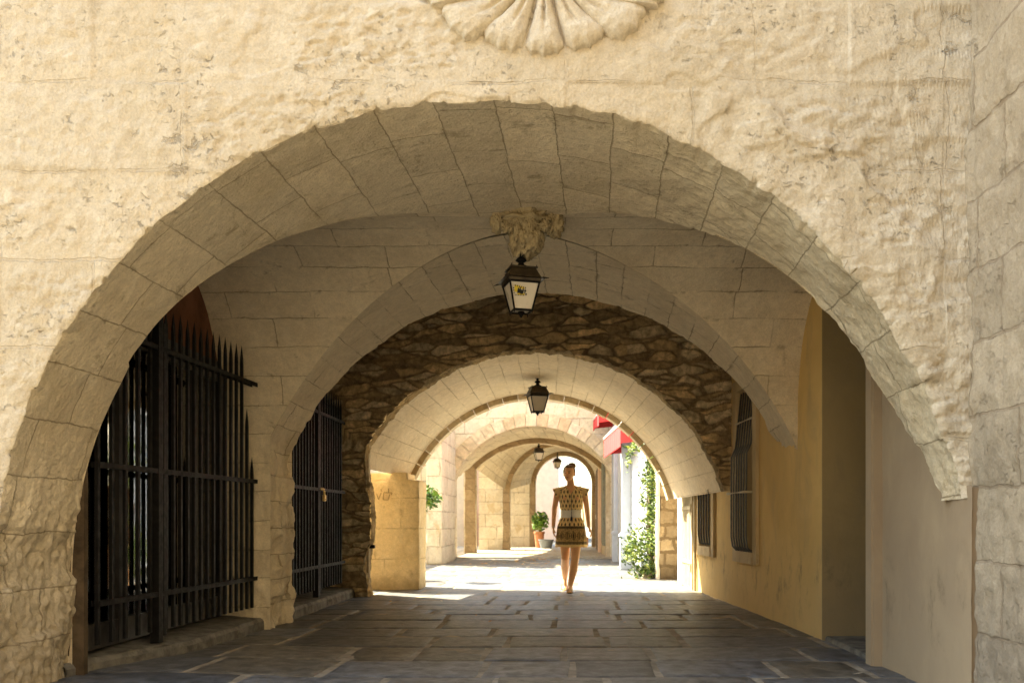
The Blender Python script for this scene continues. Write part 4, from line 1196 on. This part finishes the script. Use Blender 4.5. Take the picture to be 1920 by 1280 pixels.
# right wall inside
mb = MB(); mb.box((1.02, ZD + .62, -.05), (1.4, 31, 4)); mb.build('inner_right_wall', M['court'], da)
mb = MB(); mb.box((-3.4, 21.98 + .2, 3.9), (2.2, 32, 6.2)); mb.build('upper_storey', M['court'], da)
mb = MB(); mb.box((1.41, 22.2, 0), (5, 31.8, 6)); mb.build('east_wing', M['court'], da)
d1 = empty('panelled_door', (1.0, 27, 0), 'old dark brown panelled door inside the far arcade, right of the woman', 'door')
mb = MB(); mb.box((.965, 26.0, .02), (1.015, 28.6, 2.5)); DL3 = mb.build('door_leaf', M['doorwood'], d1)
for k in range(3):
    for hh in ((.15, 1.0), (1.12, 2.4)):
        mb = MB(); mb.box((.94, 26.15 + k * .82, hh[0]), (.9645, 26.8 + k * .82, hh[1]), .008); mb.build('door_panel', M['doorwood'], DL3)
mb = MB(); mb.box((.93, 25.6, .0), (1.018, 25.95, 2.6), .01); mb.build('door_post', M['pink'], d1)
d2 = empty('grey_green_door', (1.0, 23.3, 0), 'narrow grey green door inside the far arcade, nearest to the white columns', 'door')
mb = MB(); mb.box((.975, 23.0, .3), (1.017, 24.2, 2.5)); mb.build('door_leaf', M['greendoor'], d2)
for k in range(5):
    mb = MB(); mb.box((.955, 23.05 + k * .23, .35), (.9745, 23.22 + k * .23, 2.45)); mb.build('door_board', M['greendoor'], d2)

# house on the other side of the street in front of the arch
mb = MB(); mb.box((-12, -6.2, -.1), (8, -5.2, 9.5)); oh = empty('opposite_house', (0, -5.2, 0), 'tan house across the street, behind the viewpoint and facing the arch', 'building'); mb.build('wall', M['opp'], oh)
for k in range(5):
    mb = MB(); mb.box((-9 + k * 3.4, -5.199, 4.2), (-7.9 + k * 3.4, -5.14, 6.0)); mb.build('shutter', M['greendoor'], oh)
# buildings beyond
bb = empty('pink_house', (-4, 44, 0), 'pale pink rendered house beyond the far opening, overexposed by sunlight', 'building')
mb = MB(); mb.box((-9, 44, -.1), (-.35, 52, 8)); mb.build('wall', M['pink'], bb)
mb = MB(); mb.box((-9.2, 43.8, 8.0), (-.2, 52.2, 8.2)); mb.build('roof', M['terracotta'], bb)
bb2 = empty('cream_house', (-6, 24, 0), 'cream house seen through the gaps of the far arcade piers', 'building')
mb = MB(); mb.box((-12, 33.5, -.1), (-3.0, 40, 7)); mb.build('wall', M['cream'], bb2)
mb = MB(); mb.box((-3.2, 33.40, -.1), (-3.08, 33.49, 6)); mb.box((-3.6, 33.3, .1), (-3.3, 33.48, 1.3)); mb.build('red_downpipe', M['awning'], bb2)
lw = MB(); lw.box((-8.6, 9.5, -.1), (-7.6, 33, 6.5)); setp(lw.build('bounce_facade', M['whitewall']), 'white facade set close across the side street on the left to bounce sunlight, behind the golden pier', 'building')  # made white and set close to bounce sunlight into the passage

# ------------------------------------------------------------------ ground
def gh(x, z): return .035 * sm((-x - 1.3) / 1.2) * sm((8.3 - z) / 3)
mb = []
def ground_fn(a, b):
    x = lerp(-60, 60, a); z = lerp(-20, 130, b); return (x, z, -.045), (x, z)
v, f, u = grid(ground_fn, 4, 4); o = mobj('ground', v, f, M['earth'], None, u); setp(o, kind='structure')
mb = MB(); mb.box((-7.6, 11.52, -.044), (-3.0, 33.2, .002)); o = mb.build('side_street_bounce', flat('pale bounce paving', (.52, .46, .37), .8, 0, .12, 3, .01, .2)); setp(o, kind='structure')  # pale strip added to bounce sunlight into the bay by the pier
rnd = random.Random(2); V = []; Fc = []; Cc = []
rows = [2.0, 2.7, 3.3, 3.95, 4.55, 5.05, 5.50, 6.14, 6.81, 7.41, 7.99, 8.64, 9.15, 9.62, 10.2, 10.75, 11.4, 12.0, 12.5]
while rows[-1] < 36: rows.append(rows[-1] + rnd.uniform(.42, .68))
for i in range(len(rows) - 1):
    z0, z1 = rows[i], rows[i + 1]; x = -3.4 + rnd.uniform(-.6, 0) if z1 < 11.5 else -3.5 + rnd.uniform(-.6, 0)
    xe = 3.0
    while x < xe:
        w = rnd.uniform(.45, 1.15); xa = x + .019; xb = x + w - .019; za = z0 + .003; zb = z1 - .003
        g = lerp(.10, .165, rnd.random()); br = rnd.random()
        cc = (g * lerp(.90, 1.10, br), g * lerp(.99, 1.0, br), g * lerp(1.14, .82, br))
        nx, nz = max(2, int(w / .10)), max(2, int((z1 - z0) / .10)); hoff = rnd.uniform(-.003, .003); tx, tz = rnd.uniform(-.004, .004), rnd.uniform(-.004, .004)
        sk = rnd.uniform(-.02, .02); base = len(V)
        if z0 > 16: nx = nz = 2
        us = [0, .02] + [k / nx for k in range(1, nx)] + [.98, 1]; ws = [0, .03] + [k / nz for k in range(1, nz)] + [.97, 1]
        for jj, tv in enumerate(ws):
            for ii, tu in enumerate(us):
                X = lerp(xa, xb, tu) + sk * (tv - .5); Z = lerp(za, zb, tv)
                ed = ii in (0, len(us) - 1) or jj in (0, len(ws) - 1)
                ir = .006 * noise.noise((X * 9, Z * 9, 1)) if ed else 0
                H = gh(X, Z) + hoff + tx * (tu - .5) + tz * (tv - .5) + .0035 * fbm((X, Z, 0), 4, 3) - (.007 if ed else 0)
                V.append((X + ir, Z + ir, H))
        W = len(us)
        for jj in range(len(ws) - 1):
            for ii in range(W - 1):
                Fc.append((base + jj * W + ii, base + jj * W + ii + 1, base + (jj + 1) * W + ii + 1, base + (jj + 1) * W + ii)); Cc.append(cc)
        x += w
o = mobj('pavement', V, Fc, M['slab'], None, None, True, None, Cc); setp(o, kind='structure')
def mort_fn(a, b):
    x = lerp(-6.6, 3.2, a); z = lerp(1.9, 36, b); return (x, z, gh(x, z) - .0045 + .002 * fbm((x, z, 0), 5, 3)), (x, z)
v, f, u = grid(mort_fn, 120, 400); o = mobj('pavement_joints', v, f, M['mortar'], None, u, True); setp(o, kind='structure')
# step at the far arcade
mb = MB(); mb.box((-3.2, 22.4, -.05), (1.2, 32, .045), .01); o = mb.build('far_paving', M['kerb2'] if 'kerb2' in M else flat('far step stone', (.34, .30, .24), .8, 0, .2, 5, .01, .3)); setp(o, kind='structure')
# fallen leaves
rnd = random.Random(9); pts = []
for _ in range(170):
    z = rnd.uniform(19.5, 29); px = rnd.gauss(985, 38); x = (px - VX) / F * z; pts.append((x, z, .055 if z > 22.4 else .012))
for _ in range(60):
    z = rnd.uniform(8, 20); x = rnd.uniform(-2.2, 1.5); pts.append((x, z, .008 + gh(x, z)))
V = []; Fc = []; Cc = []
for p in pts:
    s = rnd.uniform(.02, .045) if p[1] > 18 else rnd.uniform(.008, .018); t = rnd.uniform(0, 6.28); i = len(V)
    for k in range(4):
        a = t + k * 1.57; r = s * (1.6 if k % 2 else .8); V.append((p[0] + math.cos(a) * r, p[1] + math.sin(a) * r, p[2] + rnd.uniform(0, .012)))
    Fc.append((i, i + 1, i + 2, i + 3)); Cc.append(rnd.choice([(.65, .32, .05), (.75, .42, .1), (.5, .22, .04), (.7, .6, .4)]))
o = mobj('fallen_leaves', V, Fc, M['dryleaf'], None, None, False, None, Cc); setp(o, 'small orange dry leaves scattered over the paving', 'leaves', None, 'stuff')

# ------------------------------------------------------------------ woman
def woman():
    wx, wz = P(1070.7, 975, 12.15)[0], 12.15
    W = empty('person', (wx, wz, 0), 'woman in a tan and black printed dress with a cream belt, walking towards the camera', 'person')
    T = lambda p: (wx + p[0], wz + p[1], p[2])
    b = MB()
    def cap(a, c, ra, rb, n=14): b.capsule(T(a), T(c), ra, rb, n)
    hd = (-.024, -.01, 1.575)
    # torso
    cap((-.04, .0, .86), (-.03, .0, .98), .10, .085); cap((.04, .0, .86), (.03, .0, .98), .10, .085); cap((-.06, 0, .88), (.06, 0, .88), .105, .105)
    cap((-.03, 0, .98), (-.03, 0, 1.10), .085, .08); cap((.03, 0, .98), (.03, 0, 1.10), .085, .08); cap((0, 0, 1.10), (0, 0, 1.24), .09, .105)
    cap((-.09, .0, 1.34), (.09, .0, 1.34), .07, .07); cap((-.05, .0, 1.27), (.05, 0, 1.27), .10, .10)
    cap((-.065, -.065, 1.24), (-.06, -.05, 1.24), .055, .055); cap((.065, -.065, 1.24), (.06, -.05, 1.24), .055, .055)
    cap((-.155, 0, 1.34), (.155, 0, 1.34), .045, .045); cap((0, .0, 1.36), (-.01, -.004, 1.50), .056, .046)
    cap((-.01, .0, 1.39), (-.13, .0, 1.35), .048, .045); cap((-.01, .0, 1.39), (.13, .0, 1.35), .048, .045)
    # head (turned to image left and slightly down)
    b.ball(T((hd[0], hd[1] + .012, hd[2] + .018)), (.074, .088, .094), 20, 14)
    b.ball(T((hd[0] - .012, hd[1] - .030, hd[2] - .035)), (.055, .058, .070), 16, 12)
    cap((hd[0] - .02, hd[1] - .06, hd[2] - .085), (hd[0] - .018, hd[1] - .055, hd[2] - .08), .024, .026)
    cap((hd[0] - .032, hd[1] - .082, hd[2] + .012), (hd[0] - .040, hd[1] - .102, hd[2] - .018), .010, .013, 8)
    for sx in (-1, 1): b.ball(T((hd[0] + sx * .074, hd[1] + .018, hd[2] - .012)), (.010, .018, .028), 8, 8)
    # arms
    def arm(sh, el, wr, sgn, hand_dir):
        cap(sh, el, .044, .036); cap(el, wr, .037, .024)
        w = Vector(wr); d = Vector(hand_dir).normalized(); side = Vector((0, -1, 0)) if True else None
        side = (side - d * side.dot(d)).normalized(); nrm = d.cross(side).normalized()
        if nrm.x * sgn < 0: nrm = -nrm   # back of the hand outwards
        pc = w + d * .085
        for k in range(4):
            o = side * (.027 - .018 * k)
            cap(tuple(w + o * .4), tuple(pc + o), .015, .012, 10)
            L = (.066, .076, .070, .055)[k]; p0 = pc + o; curl = .25 + .12 * k
            d1 = (d - nrm * .25).normalized(); d2 = (d - nrm * (.25 + curl * 1.6)).normalized(); d3 = (d - nrm * (.3 + curl * 2.8)).normalized()
            p1 = p0 + d1 * L * .45; p2 = p1 + d2 * L * .33; p3 = p2 + d3 * L * .25
            cap(tuple(p0), tuple(p1), .0095, .009, 8); cap(tuple(p1), tuple(p2), .009, .008, 8); cap(tuple(p2), tuple(p3), .008, .007, 8)
        t0 = w + d * .025 + side * .022; t1 = t0 + (d * .7 + side * .6 - nrm * .25).normalized() * .042; t2 = t1 + (d * .9 + side * .1 - nrm * .35).normalized() * .03
        cap(tuple(t0), tuple(t1), .0125, .010, 8); cap(tuple(t1), tuple(t2), .010, .0085, 8)
    arm((-.180, .0, 1.335), (-.222, .03, 1.115), (-.238, -.03, .86), -1, (.08, -.12, -1))
    arm((.180, .0, 1.335), (.215, .05, 1.10), (.238, .02, .872), 1, (.38, -.25, -1))
    # legs   image-left leg = trailing, image-right leg = leading and crossing in front
    hipL, hipR = (-.085, 0, .86), (.085, 0, .86)
    kL, aL = (-.078, -.02, .455), (-.082, .26, .155); kR, aR = (.052, -.14, .445), (-.014, -.21, .085)
    cap(hipL, kL, .092, .056); cap(kL, (-.080, .14, .31), .054, .056); cap((-.080, .14, .31), aL, .056, .032)
    cap(hipR, kR, .092, .056); cap(kR, (.030, -.155, .30), .054, .056); cap((.030, -.155, .30), aR, .056, .032)
    # feet
    cap(aL, (-.088, .20, .03), .028, .030); cap((-.088, .22, .04), (-.09, .15, .022), .028, .022); cap((-.082, .275, .13), (-.085, .24, .08), .026, .026)
    for k in range(5): cap((-.112 + k * .012, .15, .018), (-.118 + k * .014, .115 + abs(k - 3) * .006, .014), .010, .009, 8)
    cap(aR, (-.018, -.26, .045), .028, .030); cap((-.012, -.19, .03), (-.022, -.33, .022), .026, .022); cap((-.035, -.30, .022), (-.002, -.30, .022), .018, .018)
    for k in range(5): cap((-.046 + k * .013, -.33, .018), (-.050 + k * .014, -.368 + (4 - k) * .004, .014), .010, .009, 8)
    o = b.build('body', M['skin'], W, True)
    rm = o.modifiers.new('Remesh', 'REMESH'); rm.mode = 'VOXEL'; rm.voxel_size = .0055; rm.use_smooth_shade = True
    s = o.modifiers.new('Smooth', 'SMOOTH'); s.factor = .5; s.iterations = 4
    # face
    def dot(nm, p, r, m): q = MB(); q.ball(T(p), r, 10, 8); q.build(nm, m, W, True)
    for sx in (-1, 1): dot('eye', (hd[0] - .030 + sx * .028, hd[1] - .074 + (.008 if sx < 0 else 0), hd[2] + .006), (.012, .006, .005), M['eye'])
    for sx in (-1, 1): dot('eyebrow', (hd[0] - .030 + sx * .030, hd[1] - .074 + (.008 if sx < 0 else 0), hd[2] + .026), (.017, .007, .004), M['hair'])
    dot('mouth', (hd[0] - .026, hd[1] - .086, hd[2] - .055), (.019, .008, .006), M['lip'])
    # hair with bun
    h = MB()
    bm = bmesh.new(); bmesh.ops.create_uvsphere(bm, u_segments=28, v_segments=20, radius=1)
    for q in bm.verts:
        n = 1 + .03 * noise.noise(q.co * 9)
        q.co = Vector((q.co.x * .086 * n, q.co.y * .100 * n + .028, q.co.z * .098 * n + .030)) + Vector(hd)
    dl = [q for q in bm.verts if (q.co.y - hd[1] < .0 and q.co.z < hd[2] + .062) or q.co.z < hd[2] - .012 - .5 * max(0, q.co.y - hd[1])]
    bmesh.ops.delete(bm, geom=dl, context='VERTS')
    for q in bm.verts: q.co = Vector(T(q.co))
    h.bm(bm)
    bm = bmesh.new(); bmesh.ops.create_icosphere(bm, subdivisions=3, radius=1)
    for q in bm.verts:
        n = 1 + .22 * noise.noise(q.co * 3.1); q.co = Vector(T((q.co.x * .056 * n + hd[0] + .036, q.co.y * .05 * n + .055, q.co.z * .044 * n + hd[2] + .108)))
    h.bm(bm)
    rr = random.Random(3)
    for k in range(16):
        a = Vector((hd[0] + rr.uniform(-.07, .07), rr.uniform(-.02, .06), hd[2] + rr.uniform(.08, .11))); h.tube([T(a), T(a + Vector((rr.uniform(-.02, .02), 0, .02))), T(a + Vector((rr.uniform(-.04, .04), .0, rr.uniform(.01, .035))))], [.003, .002, .0008], 4)
    for sx in (-1, 1): h.tube([T((hd[0] + sx * .076, -.02, hd[2] + .03)), T((hd[0] + sx * .081, -.014, hd[2] - .01)), T((hd[0] + sx * .076, -.01, hd[2] - .045))], [.004, .003, .001], 5)
    h.build('hair', M['hair'], W, True)
    # ---- dress
    prof = [(1.415, .078, .052), (1.40, .098, .068), (1.375, .135, .086), (1.34, .160, .104), (1.27, .164, .126), (1.22, .163, .128), (1.16, .152, .118), (1.115, .150, .116), (1.095, .140, .108), (1.075, .126, .098), (1.02, .125, .098), (.985, .140, .108), (.93, .168, .124), (.87, .184, .134), (.80, .194, .14), (.70, .204, .146), (.595, .214, .152)]
    def at(z):
        for i in range(len(prof) - 1):
            if prof[i][0] >= z >= prof[i + 1][0]:
                t = (prof[i][0] - z) / (prof[i][0] - prof[i + 1][0]); return lerp(prof[i][1], prof[i + 1][1], t), lerp(prof[i][2], prof[i + 1][2], t)
        return prof[-1][1:]
    tan = Vector((.95, .71, .36)); blk = Vector((.07, .05, .035))
    def motif(u, z):
        if z > .875:
            r = math.floor(z / .062); cxm = ((u / .058 + .5 * (r % 2)) % 1 - .5) * .058; cz = (z / .062 % 1 - .5) * .062
            tt = (cz + .024) / .048
            if 0 < tt < 1:
                wdt = .0125 * math.sin(math.pi * min(1, tt * 1.0) ** .75) * (1.15 - .35 * tt)
                if abs(cxm) < wdt: return blk if not (abs(cxm) < wdt * .25 and tt < .45) else Vector((.20, .13, .06))
            if tt <= 0 and abs(cxm) < .006: return blk
            return tan
        if .865 < z <= .878: return blk if ((u / .016) % 1) < .6 else tan * .6
        if .85 < z <= .865: return Vector((.09, .07, .04))
        if .835 < z <= .85: return Vector((.30, .21, .10)) if ((u / .024) % 1) < .5 else blk
        if .665 < z <= .835:
            cxm = ((u / .072) % 1 - .5) * .072; k = (z - .69) / .125
            if 0 < k < 1:
                wdt = .030 * math.sin(math.pi * k ** .8); q = abs(cxm) / max(wdt, .001)
                if q < 1: return blk if (.72 < q or q < .22) else Vector((.46, .31, .13))
            return Vector((.62, .43, .19)) if (noise.noise((u * 90, z * 90, 0)) > -.15) else Vector((.26, .17, .07))
        if .645 < z <= .665: return Vector((.12, .09, .05))
        if .630 < z <= .645: return blk if ((u / .014) % 1) < .6 else tan * .7
        return tan * 1.05
    nu, nv = 200, 230
    V = []; Cc = []
    for j in range(nv + 1):
        z = lerp(1.415, .595, j / nv); hx, hy = at(z)
        for i in range(nu):
            a = 2 * math.pi * i / nu
            fold = 1 + (.018 * math.sin(a * 9 + 1) + .012 * math.sin(a * 17)) * sm((1.0 - z) * 3) + .012 * math.sin(a * 23 + z * 10) * sm(1 - abs(z - 1.12) / .08) + .012 * math.sin(a * 21) * sm(1 - abs(z - .97) / .06)
            X = math.cos(a) * hx * fold; Y = math.sin(a) * hy * fold
            Y += -.02 * sm((1.0 - z) * 2) * (1 if Y < 0 else 0)
            V.append(T((X, Y, z + (.006 * math.sin(a * 5) if j == nv else 0)))); Cc.append(motif(a * .17, z))
    Fc = []
    for j in range(nv):
        for i in range(nu):
            z = lerp(1.415, .595, (j + .5) / nv); a = 2 * math.pi * (i + .5) / nu; hx, hy = at(z); X = math.cos(a) * hx; Y = math.sin(a) * hy
            if Y < 0 and z > 1.30 and abs(X) < (z - 1.30) * .62 + .002: continue
            if z > 1.405 and abs(X) < .08: continue
            Fc.append((j * nu + i, j * nu + (i + 1) % nu, (j + 1) * nu + (i + 1) % nu, (j + 1) * nu + i))
    dr = mobj('dress', V, Fc, M['dress'], W, None, True, Cc); W_ = dr
    for sgn in (-1, 1):
        V = []; Cc = []; Fc = []; n = 40; m = 16
        for j in range(m + 1):
            t = j / m
            cxn = lerp(.085, .222, t); cz = lerp(1.366, 1.312, t ** 1.2); rz = lerp(.040, .060, t); ry = lerp(.060, .058, t)
            for i in range(n):
                a = 2 * math.pi * i / n; V.append(T((sgn * (cxn + .028 * t * math.sin(a)), ry * math.cos(a), cz + rz * math.sin(a) * (1 if math.sin(a) > 0 else 1.1)))); Cc.append(motif(a * .062 + 1, cz + t * .1 + .02))
        for j in range(m):
            for i in range(n): Fc.append((j * n + i, j * n + (i + 1) % n, (j + 1) * n + (i + 1) % n, (j + 1) * n + i))
        mobj('sleeve', V, Fc, M['dress'], dr, None, True, Cc)
    q = MB(); vs = []; n = 60
    pr = [(1.088, 1.02), (1.086, 1.06), (1.05, 1.075), (1.045, 1.055), (1.01, 1.07), (.985, 1.06), (.983, 1.0)]
    for (z, k) in pr:
        hx, hy = .127, .100
        for i in range(n): a = 2 * math.pi * i / n; vs.append(T((math.cos(a) * (hx * k + .002), math.sin(a) * (hy * k + .004), z + .003 * math.sin(a * 4))))
    fs = [(j * n + i, j * n + (i + 1) % n, (j + 1) * n + (i + 1) % n, (j + 1) * n + i) for j in range(len(pr) - 1) for i in range(n)]
    q.add(vs, fs); BT = q.build('belt', M['belt'], dr, True)
    q = MB(); q.tube([T((.006, -.135, 1.30)), T((.008, -.140, 1.20)), T((.008, -.13, 1.12)), T((.008, -.118, 1.06)), T((.006, -.118, 1.0))], .0035, 6)
    q.tube([T((.006, -.120, 1.0)), T((.006, -.122, .985)), T((.004, -.13, .945))], [.009, .012, .018], 8); q.build('tassel', M['navy'], W, True)
    # sandals, bracelet, bag
    for (x, y, z) in ((-.088, .19, .008), (-.018, -.27, .008)):
        q = MB(); q.ball(T((x, y, z)), (.042, .115, .009), 16, 6); q.tube([T((x - .042, y - .06, .01)), T((x - .02, y - .06, .045)), T((x + .015, y - .06, .047)), T((x + .04, y - .06, .01))], .006, 6)
        q.tube([T((x - .035, y + .05, .02)), T((x - .03, y + .055, .085)), T((x + .0, y + .02, .10)), T((x + .032, y + .055, .085)), T((x + .036, y + .05, .02))], .005, 6); q.build('sandal', M['sandal'], W, True)
    q = MB()
    for k in range(14):
        a = k / 14 * 6.283; a2 = (k + 1) / 14 * 6.283; q.tube([T((-.238 + .027 * math.cos(a), -.03 + .027 * math.sin(a), .862)), T((-.238 + .027 * math.cos(a2), -.03 + .027 * math.sin(a2), .862))], .005, 6)
    q.build('bracelet', M['belt'], W)
    bg = empty('shoulder_bag', T((.22, .13, .7)), 'peach coloured cloth bag with a yellow strap hanging behind the woman', 'bag')
    q = MB(); q.box(T((.10, .16, .585)), T((.235, .21, .74)), .02); q.build('bag_body', M['bag'], bg)
    q = MB(); q.tube([T((.13, .19, .74)), T((.175, .15, .95)), T((.158, .13, 1.12)), T((.15, .10, 1.30)), T((.12, .06, 1.42))], .008, 6); q.build('strap', M['yellow'], bg, True)
    return W
woman()

# ------------------------------------------------------------------ sky, sun, camera
w = bpy.data.worlds.new("World"); bpy.context.scene.world = w; w.use_nodes = True
nt = w.node_tree; bg = nt.nodes['Background']; sky = nt.nodes.new('ShaderNodeTexSky'); sky.sky_type = 'NISHITA'
sky.sun_disc = False
EL, AZ = R_(48), math.atan2(-.85, .53)      # azimuth measured from +Y towards +X
sky.sun_elevation = EL; sky.sun_rotation = AZ; sky.air_density = 1.0; sky.dust_density = 2.5; sky.ozone_density = .6
nt.links.new(sky.outputs[0], bg.inputs[0]); bg.inputs[1].default_value = .15
sd = bpy.data.lights.new('sun', 'SUN'); sd.energy = 5.0; sd.angle = R_(.53); sd.color = (1, .93, .82)
so = bpy.data.objects.new('sun', sd); C.objects.link(so)
dirv = Vector((math.sin(AZ) * math.cos(EL), math.cos(AZ) * math.cos(EL), math.sin(EL)))
so.rotation_euler = (-dirv).to_track_quat('-Z', 'Y').to_euler(); so.location = (-8, 10, 16)

cd = bpy.data.cameras.new('camera'); co = bpy.data.objects.new('camera', cd); C.objects.link(co)
co.location = (0, 0, CH); co.rotation_euler = (R_(90), 0, 0)
cd.sensor_width = 36; cd.lens = F / 1920 * 36; cd.shift_x = -(VX - 960) / 1920; cd.shift_y = (VY - 640) / 1920
cd.clip_start = .1; cd.clip_end = 600
cd.dof.use_dof = True; cd.dof.focus_distance = 6.2; cd.dof.aperture_fstop = 4.0
sc = bpy.context.scene; sc.camera = co
sc.view_settings.view_transform = 'Standard'; sc.view_settings.look = 'None'; sc.view_settings.gamma = 1
sc.view_settings.exposure = 2.65
try:
    sc.view_settings.use_white_balance = True; sc.view_settings.white_balance_temperature = 7350; sc.view_settings.white_balance_tint = 1
except Exception as e: print(e)
sc.render.engine = 'CYCLES'; sc.cycles.max_bounces = 10; sc.cycles.diffuse_bounces = 7; sc.cycles.glossy_bounces = 4; sc.cycles.transparent_max_bounces = 8
sc.cycles.use_denoising = True; sc.cycles.sample_clamp_indirect = 8
try: sc.cycles.denoiser = 'OPENIMAGEDENOISE'
except Exception: pass
